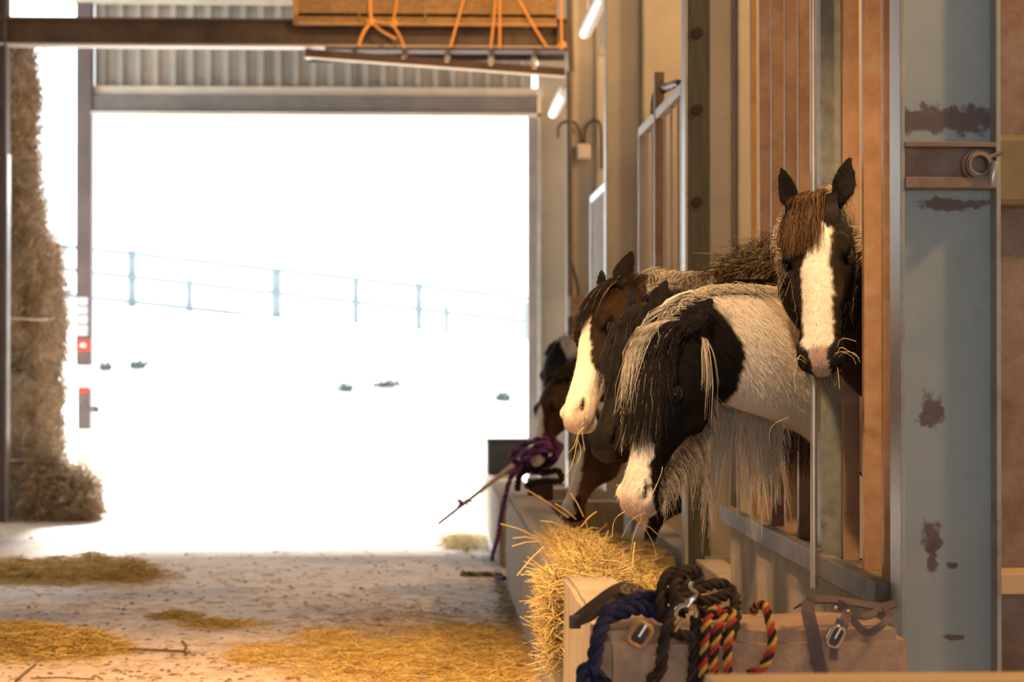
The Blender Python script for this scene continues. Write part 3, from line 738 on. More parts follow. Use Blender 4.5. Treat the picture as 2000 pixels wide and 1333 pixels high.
class Horse:
    """poll, muzzle: 3D points; up: dorsal hint of the face; cross: neck at the barrier; heading: radians of the body, 0 = facing -X"""
    def __init__(s, label, poll, muzzle, up, cross, heading, paint, ears=((.25, .25), (.25, .25)), withers=1.50, voxel=.009, jaw=1.0,
                 neck_r=((.135, .085), (.20, .105), (.26, .13)), eyes=(1, 1), fur=14000, furlen=.016, furmaxx=1.75, body_len=1.25, neckmid=None, ear_len=.182, ws=1.0):
        s.ws = ws
        s.poll = Vector(poll); mz = Vector(muzzle); ax = mz - s.poll; s.L = ax.length; s.k = s.L / .6
        s.a = ax.normalized(); u = Vector(up); s.u = (u - s.a * u.dot(s.a)).normalized(); s.s = s.u.cross(s.a)   # s = horse's left
        s.s = s.u.cross(s.a)
        fwd = Vector((-math.cos(heading), -math.sin(heading), 0)); s.fwd = fwd
        left = Vector((0, 0, 1)).cross(fwd)
        C = Vector(cross); back = -fwd
        s.root = thing('horse', (C.x + back.x * 1.2, C.y + back.y * 1.2, 0), label, 'horse', 'horses at the feed barrier')
        V = []; Fc = []
        def add(vf):
            b = len(V); V.extend([tuple(v) for v in vf[0]]); Fc.extend([tuple(i + b for i in f) for f in vf[1]])
        H = lambda a, u_, s_: s.poll + (s.a * a + s.u * u_ + s.s * (s_ * ws)) * s.k
        s.H = H
        # head
        rings = []
        for a in np.r_[np.linspace(-.045, .58, 30), .592, .602, .608]:
            tp, bt, w1, w2 = interp_head(a); r = []
            for j in range(28):
                ph = 2 * math.pi * j / 28; c, sn = math.cos(ph), math.sin(ph)
                pw = .78
                cu = math.copysign(abs(c) ** pw, c); cs = math.copysign(abs(sn) ** pw, sn)
                mid = (tp * .45 + bt * .55); uu = mid + (cu * (tp - mid) if cu > 0 else -cu * (bt - mid))
                f = (uu - bt) / (tp - bt); wd = w2 + (w1 - w2) * min(1, f / .62)
                # narrower nose bridge in the lower face
                if f > .75 and a > .25: wd *= 1 - .35 * (f - .75) / .25 * min(1, (a - .25) / .1)
                r.append(H(a, uu, cs * wd))
            rings.append(r)
        add(loft(rings))
        A3 = (s.a, s.u, s.s)
        for sg in (1, -1):
            add(ellipsoid(H(.185, .040, .078 * sg), A3, [q * s.k for q in (.045, .026, .030)]))      # brow
            add(ellipsoid(H(.215, -.09, .058 * sg), A3, [q * s.k for q in (.095, .085, .026)]))       # jowl
            add(ellipsoid(H(.537, .000, .053 * sg), A3, [q * s.k for q in (.034, .026, .022)]))      # nostril wing
            add(ellipsoid(H(.30, .0, .062 * sg), A3, [q * s.k for q in (.085, .014, .014)]))          # facial crest
        add(ellipsoid(H(.585, -.050, 0), A3, [q * s.k for q in (.034, .030, .045)]))                  # upper lip
        add(ellipsoid(H(.560, -.082, 0), A3, [q * s.k for q in (.034, .022, .036)]))                  # lower lip and chin
        # ears
        s.ear_tip = []
        for sg, (fw, out) in zip((1, -1), ears):
            base = H(-.005, .028, .068 * sg); d = (-s.a * 1.0 + s.u * fw + s.s * (sg * out)).normalized()
            face = (s.u * .8 + s.s * (sg * .65)); face = (face - d * face.dot(d)).normalized(); sd = d.cross(face)
            rr = []; Le = ear_len * s.k
            for q in np.linspace(-.12, 1, 12):
                hw = s.k * float(np.interp(q, [-.12, .1, .3, .5, .7, .85, .95, 1.0], [.018, .034, .042, .038, .028, .018, .010, .006]))
                th = .013 * s.k * (1 - .45 * max(q, 0)) + .002
                c = base + d * (Le * q) + face * (.012 * max(q, 0) ** 2)
                ring = []
                cup = .62 * hw if q > .12 else .1 * hw
                for j in range(8):
                    x = -1 + 2 * j / 7; ring.append(c + sd * (hw * x) + face * (cup * x * x - cup * .5 + th * (1 - x * x * .6)))
                for j in range(8):
                    x = 1 - 2 * j / 7; ring.append(c + sd * (hw * x * 1.06) + face * (cup * x * x - cup * .5 - th * (1 - x * x * .6)))
                rr.append(ring)
            add(loft(rr)); s.ear_tip.append(base + d * Le)
        # spine: head -> neck -> trunk
        upn = (s.u * .75 - s.a * .66).normalized()
        zt = withers
        c0 = H(.085, -.055, 0); c1 = H(.0, -.115, 0)
        mid = (c1 * .5 + C * .5) + Vector((0, 0, .05)) if neckmid is None else Vector(neckmid)
        W = Vector((0, 0, 1))
        b1 = C + back * .42; b1.z = max(C.z * .45 + (zt - .32) * .55, zt - .5)
        b2 = C + back * .78; b2.z = zt - .40
        ctrl = [(c0, upn, .105 * s.k, .070 * s.k), (c1, upn, neck_r[0][0] * s.k, neck_r[0][1] * s.k), (mid, (upn + W).normalized(), neck_r[1][0], neck_r[1][1]),
                (C, (W * 1.5 + upn * .5).normalized(), neck_r[2][0], neck_r[2][1]), (b1, W, .33, .17), (b2, W, .37, .225),
                (C + back * (.78 + body_len * .42), W, .36, .275), (C + back * (.78 + body_len * .72), W, .34, .27),
                (C + back * (.78 + body_len), W, .33, .255), (C + back * (.78 + body_len + .25), W, .24, .17), (C + back * (.78 + body_len + .33), W, .10, .07)]
        cz = [None] * 6 + [zt - .42, zt - .38, zt - .35, zt - .36, zt - .33]
        rows = []
        for (c, up_, ru, rs), z in zip(ctrl, cz):
            c = Vector(c)
            if z is not None: c.z = z
            rows.append([*c, *up_, ru, rs])
        sp = spline(rows, 72); s.sp = sp
        rings = []; s.frames = []; prev = s.s
        for i in range(len(sp)):
            c = Vector(sp[i, :3]); t = Vector(sp[min(i + 1, len(sp) - 1), :3]) - Vector(sp[max(i - 1, 0), :3]); t.normalize()
            up_ = Vector(sp[i, 3:6]); up_ = (up_ - t * up_.dot(t)).normalized(); sd = t.cross(up_)
            if sd.dot(prev) < 0: sd = -sd
            prev = sd
            ru, rs = max(sp[i, 6], .03), max(sp[i, 7], .03); s.frames.append((c, up_, sd, ru, rs, t))
            ring = []
            for j in range(26):
                ph = 2 * math.pi * j / 26; cs, sn = math.cos(ph), math.sin(ph)
                wd = rs * (1 - .22 * max(cs, 0))            # crest narrower than the lower neck
                ring.append(c + up_ * (ru * cs) + sd * (wd * sn))
            rings.append(ring)
        add(loft(rings))
        # legs
        def leg(pts, rad):
            sp_ = spline([[*p, r] for p, r in zip(pts, rad)], 22); rg = []
            for i in range(len(sp_)):
                c = Vector(sp_[i, :3]); t = Vector(sp_[min(i + 1, 21), :3]) - Vector(sp_[max(i - 1, 0), :3]); t.normalize()
                e1 = (fwd - t * fwd.dot(t)).normalized(); e2 = t.cross(e1); r = sp_[i, 3]
                rg.append([c + e1 * (r * 1.15 * math.cos(2 * math.pi * j / 14)) + e2 * (r * math.sin(2 * math.pi * j / 14)) for j in range(14)])
            add(loft(rg))
        B = lambda x, sd_, z: Vector((C.x, C.y, 0)) + back * x + left * sd_ + Vector((0, 0, z))
        for sg in (1, -1):
            leg([B(.72, .13 * sg, .95), B(.70, .14 * sg, .72), B(.68, .13 * sg, .45), B(.69, .13 * sg, .26), B(.69, .13 * sg, .14), B(.655, .13 * sg, .05), B(.64, .13 * sg, .005)],
                [.12, .085, .062, .045, .055, .062, .072])
            e = .78 + body_len
            leg([B(e + .02, .14 * sg, 1.0), B(e - .04, .15 * sg, .78), B(e + .12, .14 * sg, .52), B(e + .11, .14 * sg, .28), B(e + .09, .14 * sg, .14), B(e + .05, .14 * sg, .05), B(e + .04, .14 * sg, .005)],
                [.18, .14, .065, .048, .055, .062, .072])
        # one continuous surface
        me = bpy.data.meshes.new('body'); me.from_pydata(V, [], Fc); me.update()
        bm = bmesh.new(); bm.from_mesh(me); bmesh.ops.recalc_face_normals(bm, faces=bm.faces); bm.to_mesh(me); bm.free()
        ob = bpy.data.objects.new('tmp', me); COL.objects.link(ob)
        md = ob.modifiers.new('r', 'REMESH'); md.mode = 'VOXEL'; md.voxel_size = voxel; md.adaptivity = 0
        sm = ob.modifiers.new('s', 'SMOOTH'); sm.factor = .5; sm.iterations = 5
        dg = bpy.context.evaluated_depsgraph_get(); ev = ob.evaluated_get(dg); m2 = ev.to_mesh()
        nv = len(m2.vertices); co = np.empty(nv * 3, np.float32); m2.vertices.foreach_get('co', co); co = co.reshape(-1, 3).astype(float)
        nr = np.empty(nv * 3, np.float32); m2.vertices.foreach_get('normal', nr); nr = nr.reshape(-1, 3).astype(float)
        npoly = len(m2.polygons); fi = np.empty(npoly * 4, np.int32)
        assert all(p.loop_total == 4 for p in m2.polygons[:50])
        m2.loops.foreach_get('vertex_index', fi); fi = fi.reshape(-1, 4)
        ev.to_mesh_clear(); bpy.data.objects.remove(ob); bpy.data.meshes.remove(me)
        # local coordinates
        d = (co - np.array(s.poll)) / s.k
        A = d @ np.array(s.a); U = d @ np.array(s.u); S = d @ np.array(s.s) / ws
        centers = sp[:, :3]; seg = np.r_[0, np.cumsum(np.linalg.norm(np.diff(centers, axis=0), axis=1))]
        idx = np.empty(nv, int)
        for b in range(0, nv, 20000):
            dd = ((co[b:b + 20000, None, :] - centers[None]) ** 2).sum(2); idx[b:b + 20000] = dd.argmin(1)
        T = seg[idx]
        ups = np.array([f[1] for f in s.frames])[idx]; sds = np.array([f[2] for f in s.frames])[idx]
        D = ((co - centers[idx]) * ups).sum(1) / sp[idx, 6]; SD = ((co - centers[idx]) * sds).sum(1)
        tp, bt, w1, w2 = interp_head(np.clip(A, -.045, .608))
        head = (A > .10) & (U > -.23) & (U < .11) & (np.abs(S) < .16)
        # nostrils, mouth line, eye hollows
        for sg in (1, -1):
            ell = ((A - .537 + U * .6) / .034) ** 2 + ((U - .002) / .0145) ** 2
            g = (1 - sstep(ell, .35, 1.5)) * (S * sg > .018)
            co -= nr * (g * .020 * s.k)[:, None]
            g2 = np.exp(-(((A - .215) / .03) ** 2 + ((U - .012) / .020) ** 2)) * (S * sg > .04) * head
            co -= nr * (g2 * .010 * s.k)[:, None]
        gm = np.exp(-((U + .066 + (.59 - A) * .02) / .005) ** 2) * (A > .49) * (A < .63)
        co -= nr * (gm * .006 * s.k)[:, None]
        earm = ((A < .015) & (U > .028) & (np.abs(S) > .04)) | ((A < -.02) & (U > .015) & (np.abs(S) > .03))
        col = paint(s, A, U, S, T, D, SD, co, head, seg)
        col[earm] = BLACK * 1.1
        gn = np.zeros(nv)
        for sg in (1, -1):
            ell = ((A - .537 + U * .6) / .034) ** 2 + ((U - .002) / .0145) ** 2
            gn = np.maximum(gn, (1 - sstep(ell, .35, 1.2)) * (S * sg > .018))
        col = col * (1 - .93 * np.clip(gn * 1.2, 0, 1))[:, None]
        col = col * (1 - .6 * gm)[:, None]
        col *= (1 + .10 * vnoise(co, 90))[:, None]
        s.co, s.nr, s.col, s.A, s.T, s.headm = co, nr, np.clip(col, 0.004, 1), A, T, head
        s.seg = seg
        s.body = link_mesh('body', co, fi, 'coat', s.root, s.col, True)
        # eyes
        for sg, on in zip((1, -1), eyes):
            c = H(.212, .012, .0905 * sg)
            m = MB(); m.add(*ellipsoid(c, A3, [q * s.k for q in (.022, .019, .017)], 20, 14)); m.build('eye', 'eye', s.root, True)
            ls = MB()
            for off, sgn in ((.019, 1), (-.018, -1)):
                ls.tube([Vector(v) for v in spline([H(.186, .012 - .001, .0915 * sg), H(.198, .012 + off * .75, .0985 * sg), H(.214, .012 + off, .1005 * sg), H(.230, .012 + off * .6, .096 * sg), H(.238, .008, .088 * sg)], 12)],
                        [.002 * s.k] + [.0036 * s.k] * 10 + [.002 * s.k], 7)
            ls.build('eyelids', 'lid', s.root, True)
        # short coat hairs
        if fur:
            sel = np.where((co[:, 0] < furmaxx) & (co[:, 2] > .9))[0]
            wgt = RNG.choice(sel, fur)
            p = co[wgt] + RNG.normal(0, .003, (fur, 3)); nn = nr[wgt]
            flow = np.where(head[wgt][:, None], np.array(s.a)[None] * 1.0, np.array([.35, 0, -.8])[None])
            flow = flow - nn * (flow * nn).sum(1, keepdims=True); flow /= np.linalg.norm(flow, axis=1, keepdims=True) + 1e-6
            dirn = flow + nn * RNG.uniform(.12, .5, (fur, 1)) + RNG.normal(0, .22, (fur, 3)); dirn /= np.linalg.norm(dirn, axis=1, keepdims=True)
            Lh = furlen * RNG.uniform(.5, 1.4, (fur, 1)) * np.where(head[wgt], .6, 1.0)[:, None]
            sd_ = np.cross(dirn, nn); sd_ /= np.linalg.norm(sd_, axis=1, keepdims=True) + 1e-6
            hv = np.stack([p - sd_ * .0011, p + sd_ * .0011, p + dirn * Lh], 1).reshape(-1, 3)
            hc = np.repeat(np.clip(s.col[wgt] * RNG.uniform(.78, 1.25, (fur, 1)), 0, 1), 3, 0)
            o = link_mesh('coat_hair', hv, np.arange(fur * 3).reshape(-1, 3), 'hair', s.root, hc); o['kind'] = 'stuff'

    # ---------------- hair
    def frame_at(s, dist):
        i = np.searchsorted(s.seg, dist); i = int(min(max(i, 1), len(s.frames) - 1)); return s.frames[i]
    def mane(s, n, t0, t1, side, cover, drop, colf, spread=.5, rad=.0013, lift=1.04, seed=1, name='mane', k=9, wav=.012, bias=0.0, clump=1):
        """strands rooted along the crest that fall over one side of the neck (side +1 left, -1 right) and hang on below it"""
        n = int(n * 1.9); rng = np.random.default_rng(seed); paths = []; cols = []; rads = []
        for i in range(n):
            if i % clump == 0:
                q = rng.random(); cov_ = rng.uniform(.55, 1.1); dr_ = rng.uniform(.4, 1.15); ph1 = rng.uniform(0, 6.28); sw = rng.normal(0, spread); tint = rng.uniform(.8, 1.15)
            dist = t0 + (t1 - t0) * q
            c, up_, sd, ru, rs, t = s.frame_at(dist)
            jit = rng.uniform(-.02, .02) * (1.6 if clump > 1 else 1)
            c = c + t * jit
            sg = side if side else (1 if rng.random() < .5 else -1)
            cov = cover * cov_; dr = drop * dr_ * rng.uniform(.85, 1.05) if drop > 0 else 0
            a0 = rng.normal(0, .10) + .05 * sg; tj = t * (jit * (.8 if clump > 1 else 0))
            pts = []
            kk = k - (3 if dr > 0 else 0); l = lift + rng.uniform(0, .09)
            for j in range(kk):
                f = j / (kk - 1); ang = a0 + sg * cov * f
                cs, sn = math.cos(ang), math.sin(ang); wd = rs * (1 - .22 * max(cs, 0))
                p = c + up_ * (ru * cs * l + (.012 if j else -.01)) + sd * (wd * sn * l) + t * (sw * .12 * f + bias * f) - tj * (f * .5)
                p += Vector((math.sin(ph1 + f * 5), math.cos(ph1 * 1.3 + f * 6), 0)) * (wav * f)
                pts.append(p)
            if dr > 0:
                q0 = pts[-1]
                for j in (1, 2, 3):
                    f = j / 3
                    pts.append(q0 + Vector((math.sin(ph1 + f * 3.5) * wav * 1.6 + sw * .05 * f, math.cos(ph1 + f * 3) * wav, -dr * f)) - tj * (.4 * f) + Vector((rng.normal(0, .0015), rng.normal(0, .0015), 0)))
            paths.append(pts); cc = np.array(colf(q, rng)) * rng.uniform(.75, 1.2) * tint; cols.append([cc] * k)
            r = rad * rng.uniform(.6, 1.3); rads.append([r * (1 - .75 * (j / (k - 1)) ** 2) for j in range(k)])
        V, Fq, C = strands(np.array([[list(p) for p in pp] for pp in paths]), np.array(rads), np.clip(np.array(cols), 0, 1))
        o = link_mesh(name, V, Fq, 'hair', s.root, C, True); o['kind'] = 'stuff'; return o
    def locks(s, n, ctrl_fn, colf, rad=.002, seed=3, k=9, name='forelock'):
        """free strands: ctrl_fn(rng) -> list of world points"""
        n = int(n * 2.0); rad = rad * .58; rng = np.random.default_rng(seed); P_ = []; C_ = []; R_ = []
        for i in range(n):
            ctrl = ctrl_fn(rng); P_.append(spline([list(c) for c in ctrl], k)); cc = np.array(colf(rng.random(), rng)) * rng.uniform(.75, 1.2)
            C_.append([cc] * k); r = rad * rng.uniform(.6, 1.3); R_.append([r * (1 - .75 * (j / (k - 1)) ** 2) for j in range(k)])
        V, Fq, C = strands(np.array(P_), np.array(R_), np.clip(np.array(C_), 0, 1))
        o = link_mesh(name, V, Fq, 'hair', s.root, C, True); o['kind'] = 'stuff'; return o

BLACK = np.array((.009, .008, .008)); BROWN = np.array((.10, .05, .025)); WHITE = np.array((.72, .66, .58)); PINK = np.array((.50, .36, .30)); DBROWN = np.array((.022, .014, .010))
def mixc(base, c, f): return base * (1 - f)[:, None] + np.asarray(c)[None] * f[:, None]
def blaze_mask(A, S, U, tp, pts, co, off=0.0, ns=.010, soft=.006):
    """pts: (a, half width) for a white stripe along the front of the face"""
    a = [p[0] for p in pts]; h = [p[1] for p in pts]
    hw = np.interp(A, a, h, left=-.05, right=h[-1]); wob = vnoise(co, 38) * ns * .5 + vnoise(co, 110, 2) * ns * .35
    return 1 - sstep(np.abs(S - off) + wob, hw - soft, hw + soft)

# --- horse facing the viewer
def paint1(h, A, U, S, T, D, SD, co, head, seg):
    c = np.tile(DBROWN, (len(A), 1)); c = mixc(c, BLACK, sstep(np.abs(S), .05, .09) * .8)
    c = mixc(c, BROWN * .5, (A < .2) * head * (np.abs(S) < .06) * .6)
    bm_ = blaze_mask(A, S, U, None, [(.065, -.02), (.085, .012), (.13, .022), (.20, .034), (.30, .044), (.42, .043), (.50, .044), (.535, .046), (.56, .024), (.62, .018)], co, off=.030 * (1 - sstep(A, .10, .28))) * head * (U > -.03)
    c = mixc(c, WHITE, bm_)
    mz = head * (A > .53) * (U > -.2)
    c = mixc(c, BLACK * 1.6, mz * (1 - bm_) * .9)
    c = mixc(c, PINK * .8, mz * (np.abs(S) < .024) * sstep(A, .54, .56))
    c = mixc(c, PINK * .45, mz * sstep(-U, .055, .075) * (np.abs(S) < .05))
    # neck black and white patches
    n = ~head
    wp = sstep(vnoise(co, 4.5, 2.0), .05, .15) * (T > .55)
    c = mixc(c, WHITE, n * wp)
    c = mixc(c, WHITE, n * (T > .10) * (T < .5) * sstep(D + vnoise(co, 12) * .1, .15, .3))
    return c
p1 = P(1598, 408, Y=7.12); m1 = P(1601, 712, Y=6.80)
h1 = Horse('dark brown horse facing the viewer with a broad white blaze', p1, m1, (-.40, -.85, .46), (1.56, 7.20, 1.78), math.radians(-28), paint1,
           ws=1.14, ear_len=.160, ears=((.05, .22), (.05, .22)), withers=1.56, neckmid=(1.42, 7.24, 1.92), neck_r=((.13, .085), (.19, .10), (.24, .115)), fur=16000)
fl = lambda q, r: (.15, .085, .038) if r.random() < .55 else (.035, .022, .014)
def fore1(r):
    s0 = r.normal(-.012, .020); sp_ = r.uniform(-.070, .008); L = r.uniform(.12, .265)
    pts = []
    for f in (0, .2, .45, .75, 1):
        a = -.035 + L * f; tp = float(np.interp(a, HEAD[:, 0], HEAD[:, 1])) + .012 + .012 * r.random()
        sv = s0 + sp_ * f ** .8; tp -= 3.4 * sv * sv
        pts.append(h1.H(a, tp + (.018 if f < .3 else 0), sv))
    return pts
h1.locks(900, fore1, fl, .0022, 5)
# darker side of forelock between the ears and mane falling behind the viewer-right cheek
def fore1b(r):
    s0 = r.uniform(.02, .06)
    return [h1.H(-.03, .035, s0), h1.H(.0, .066, s0 + .006), h1.H(.05, .072, s0 + .012), h1.H(r.uniform(.08, .13), .066, s0 + r.uniform(.008, .022))]
h1.locks(260, fore1b, lambda q, r: (.02, .016, .014), .0022, 6)
h1.mane(420, .06, .75, 1, 1.5, .20, lambda q, r: (.60, .50, .36) if q < .45 else (.03, .022, .018), seed=4)
def chin1(r):
    s0 = r.uniform(-.04, .04); a0 = r.uniform(.52, .60)
    b = h1.H(a0, -.075, s0); return [b, b + Vector((r.normal(0, .012), -.01, -.02)), b + Vector((r.normal(0, .02), -.012, -.05))]
h1.locks(140, chin1, lambda q, r: (.45, .38, .3) if r.random() < .5 else (.05, .04, .035), .0009, 8, 4, 'whiskers')

# --- black and white horse in front, profile to the left
def paint2(h, A, U, S, T, D, SD, co, head, seg):
    c = np.tile(WHITE, (len(A), 1))
    j = vnoise(co, 22) * .018 + vnoise(co, 75, 3) * .010
    # black head and cheek patch reaching behind the jaw
    R = np.sqrt(((A - .16) / .33) ** 2 + ((U + .05) / .215) ** 2)
    blk = 1 - sstep(R + j * 3, .93, 1.03)
    c = mixc(c, BLACK, blk)
    lower = head * sstep(A - (U + .05) * .35 + j, .355, .375)
    c = mixc(c, WHITE * 1.02, blaze_mask(A, S, U, None, [(.24, -.02), (.30, .022), (.38, .045), (.46, .07), (.55, .2)], co) * head * (U > -.09 + j))
    nose = head * (A > .30)
    c = mixc(c, BLACK * 1.2, nose * sstep(np.interp(A, [.28, .38, .46, .52, .57], [.020, .012, .004, -.010, -.045]) - U + j * .6, -.004, .006) * (A < .575))
    c = mixc(c, PINK, head * sstep(A, .555, .585) * .8 * (U > -.06))
    # tan marks in the coat of the neck
    sp_ = sstep(vnoise(co, 11, 5.0) + vnoise(co, 40) * .3, .42, .62) * (~head) * (T > .35) * (T < .9) * (D > .1)
    c = mixc(c, (.34, .22, .11), sp_ * .55)
    c = mixc(c, BLACK, sstep(T + vnoise(co, 5, 1) * .12, 1.35, 1.45) * sstep(vnoise(co, 2.5, 4), -.1, .1))
    return c
p2 = P(1320, 660, Y=7.18); m2 = P(1228, 996, Y=6.98)
h2 = Horse('black and white horse in front with long white mane, head lowered', p2, m2, (-.78, -.52, .2), (1.56, 7.74, 1.53), math.radians(-22), paint2,
           ears=((-.45, .2), (-.45, .2)), ear_len=.15, withers=1.50, neckmid=(1.17, 7.40, 1.62), neck_r=((.165, .085), (.215, .115), (.27, .13)), fur=26000, furlen=.022)
WM = lambda q, r: (.74, .68, .58) if r.random() < .85 else (.50, .43, .34)
h2.mane(900, .14, .46, -1, 1.45, .64, WM, seed=11, spread=.9, wav=.022, rad=.0022, clump=16)
h2.mane(420, .04, .95, 1, .45, 0, lambda q, r: (.68, .62, .50), seed=12, spread=.45, bias=.02)
# long forelock and mane over the face
def fore2(r):
    s0 = r.normal(0, .028); far = r.random(); L = r.uniform(.22, .46); sp_ = r.uniform(-.05, .085)
    pts = []
    for f in (0, .15, .4, .7, 1):
        a = -.03 + L * f; sv = s0 + sp_ * f; tp = float(np.interp(a, HEAD[:, 0], HEAD[:, 1]))
        pts.append(h2.H(a, tp + .012 + .02 * r.random() - 2.2 * sv * sv, sv) + Vector((r.normal(0, .004), 0, 0)))
    return pts
h2.locks(1100, fore2, lambda q, r: (.020, .017, .016) if r.random() < .94 else (.42, .37, .31), .0023, 13)
def fore2w(r):   # white strands along the front of the face and forehead
    s0 = r.uniform(-.08, .02); L = r.uniform(.10, .32)
    return [h2.H(-.05, .03, s0), h2.H(.0, .085 + .02 * r.random(), s0), h2.H(.10, .108 + .02 * r.random(), s0 - .01), h2.H(L * .7, .098 + .02 * r.random(), s0 - .012), h2.H(L, .075 + .03 * r.random(), s0 - .012 + r.normal(0, .015))]
h2.locks(50, fore2w, lambda q, r: (.60, .55, .47), .0017, 14)
def lock2(r):    # single pale lock behind the ear
    s0 = .085 + r.normal(0, .004); u0 = -.05 + r.normal(0, .010)
    b = h2.H(-.01, u0, s0); x = r.normal(0, .009)
    return [b, b + Vector((.0 + x, -.03, -.06)), b + Vector((.004 + x * 1.4, -.035, -.15)), b + Vector((-.006 + x * 2, -.03, -.15 - .15 * r.random()))]
h2.locks(14, lock2, lambda q, r: (.66, .58, .46), .0016, 15)
def beard2(r):   # long pale hair under the jaw and throat
    f = r.random(); b = h2.H(.10 + .40 * f, -.175 + .10 * max(f - .4, 0) * 1.6, r.uniform(-.045, .045)); d = r.uniform(.04, .12)
    return [b, b + Vector((.02, 0, -d * .4)), b + Vector((.03 + r.normal(0, .01), 0, -d))]
h2.locks(420, beard2, lambda q, r: (.55, .48, .40) if r.random() < .6 else (.10, .08, .07), .0014, 16, 5, 'beard')

# --- brown and white horse at the back, muzzle over the hay
def paint3(h, A, U, S, T, D, SD, co, head, seg):
    c = np.tile(BROWN * .27, (len(A), 1)); c = mixc(c, BLACK * 1.2, sstep(vnoise(co, 7), -.2, .4) * .6)
    j = vnoise(co, 22) * .012
    bm_ = blaze_mask(A, S, U, None, [(.10, -.02), (.16, .02), (.26, .035), (.36, .05), (.44, .075), (.50, .2)], co) * head * (U > -.03 - np.clip(A - .36, 0, 1) * 1.0 + j)
    c = mixc(c, WHITE, np.clip(bm_, 0, 1))
    c = mixc(c, PINK * .55, head * np.exp(-(((A - .56) / .035) ** 2 + ((U - .0) / .025) ** 2)) * (np.abs(S) > .02) * .8)
    c = mixc(c, PINK * .8, head * sstep(A, .575, .60) * .7)
    n = ~head
    wp = sstep(T + vnoise(co, 9) * .05, .16, .20) * (1 - sstep(T + vnoise(co, 9, 3) * .06, .60, .68))
    c = mixc(c, WHITE * .9, n * wp)
    c = mixc(c, BROWN * .8, n * sstep(T + vnoise(co, 9, 3) * .06, .62, .70))
    return c
p3 = P(1200, 576, Y=8.45); m3 = P(1112, 826, Y=8.10)
h3 = Horse('brown and white horse behind the black one, with a white blaze and muzzle', p3, m3, (-.86, -.44, .25), (1.56, 8.44, 1.72), math.radians(4), paint3,
           ear_len=.145, ears=((.0, .15), (.0, .22)), withers=1.58, neckmid=(1.10, 8.52, 1.74), neck_r=((.15, .08), (.19, .10), (.22, .11)), fur=13000)
h3.mane(500, .14, .55, 1, 1.1, .06, lambda q, r: (.62, .56, .46) if r.random() < .85 else (.09, .07, .06), seed=21, spread=.35)
h3.mane(520, .48, .98, 1, .9, .05, lambda q, r: (.13, .065, .025) if r.random() < .7 else (.05, .03, .02), seed=22, spread=1.2)
def tuft3(r):   # wind-lifted tuft of mane
    b = P(r.uniform(1395, 1500), 545, Y=8.35); b.x = min(b.x, 1.44); q = (b.x - 1.15) / .3
    lift = r.uniform(.04, .15) * (.5 + q); dx = r.normal(0, .03)
    return [b, b + Vector((dx * .5 + .02, -.02, lift * .6)), b + Vector((dx + .03, -.03, lift)), b + Vector((dx * 1.4 + r.uniform(-.05, .04), -.04, lift * r.uniform(.6, 1.25)))]
h3.locks(420, tuft3, lambda q, r: (.62, .50, .33) if r.random() < .25 else (.055, .03, .016), .0018, 23, 8, 'mane_tuft')
def fore3(r):
    s0 = r.normal(0, .03); L = r.uniform(.12, .26); sp_ = r.uniform(-.06, .015); pts = []
    for f in (0, .2, .5, 1):
        a = -.03 + L * f; sv = s0 + sp_ * f; tp = float(np.interp(a, HEAD[:, 0], HEAD[:, 1])); pts.append(h3.H(a, tp + .01 + .02 * r.random() - 2 * sv * sv, sv))
    return pts
h3.locks(480, fore3, lambda q, r: (.022, .016, .014) if r.random() < .95 else (.3, .25, .2), .002, 24)

# --- black horse between them
def paint4(h, A, U, S, T, D, SD, co, head, seg):
    c = np.tile(BLACK * 1.05, (len(A), 1))
    c = mixc(c, PINK * .10, head * sstep(A, .585, .605) * .6)
    return c
p4 = P(1262, 620, Y=7.86); m4 = P(1170, 884, Y=7.62)
h4 = Horse('all black horse between the brown and white and the front horse', p4, m4, (-.74, -.58, .2), (1.56, 8.05, 1.55), math.radians(-8), paint4,
           ear_len=.13, ears=((.05, .15), (.05, .2)), withers=1.48, neckmid=(1.22, 7.98, 1.62), neck_r=((.15, .08), (.18, .095), (.22, .10)), fur=9000)
BK = lambda q, r: (.020, .018, .018) if r.random() < .9 else (.07, .065, .06)
h4.mane(520, .04, .9, 1, 1.6, .10, BK, seed=31, spread=.7)
def fore4(r):
    s0 = r.normal(0, .03); L = r.uniform(.15, .42); sp_ = r.uniform(-.05, .10); pts = []
    for f in (0, .2, .5, 1):
        a = -.03 + L * f; sv = s0 + sp_ * f; tp = float(np.interp(a, HEAD[:, 0], HEAD[:, 1])); pts.append(h4.H(a, tp + .012 + .02 * r.random() - 2 * sv * sv, sv))
    return pts
h4.locks(620, fore4, BK, .0021, 32)
def fringe(r):   # dark hair hanging below the neck at the barrier
    b = P(r.uniform(1500, 1600), r.uniform(835, 850), Y=7.95); d = r.uniform(.08, .2)
    return [b, b + Vector((0, 0, -d * .5)), b + Vector((r.normal(0, .008), 0, -d))]
h4.locks(260, fringe, lambda q, r: (.03, .022, .02) if r.random() < .8 else (.2, .15, .1), .0018, 33, 5, 'chest_hair')

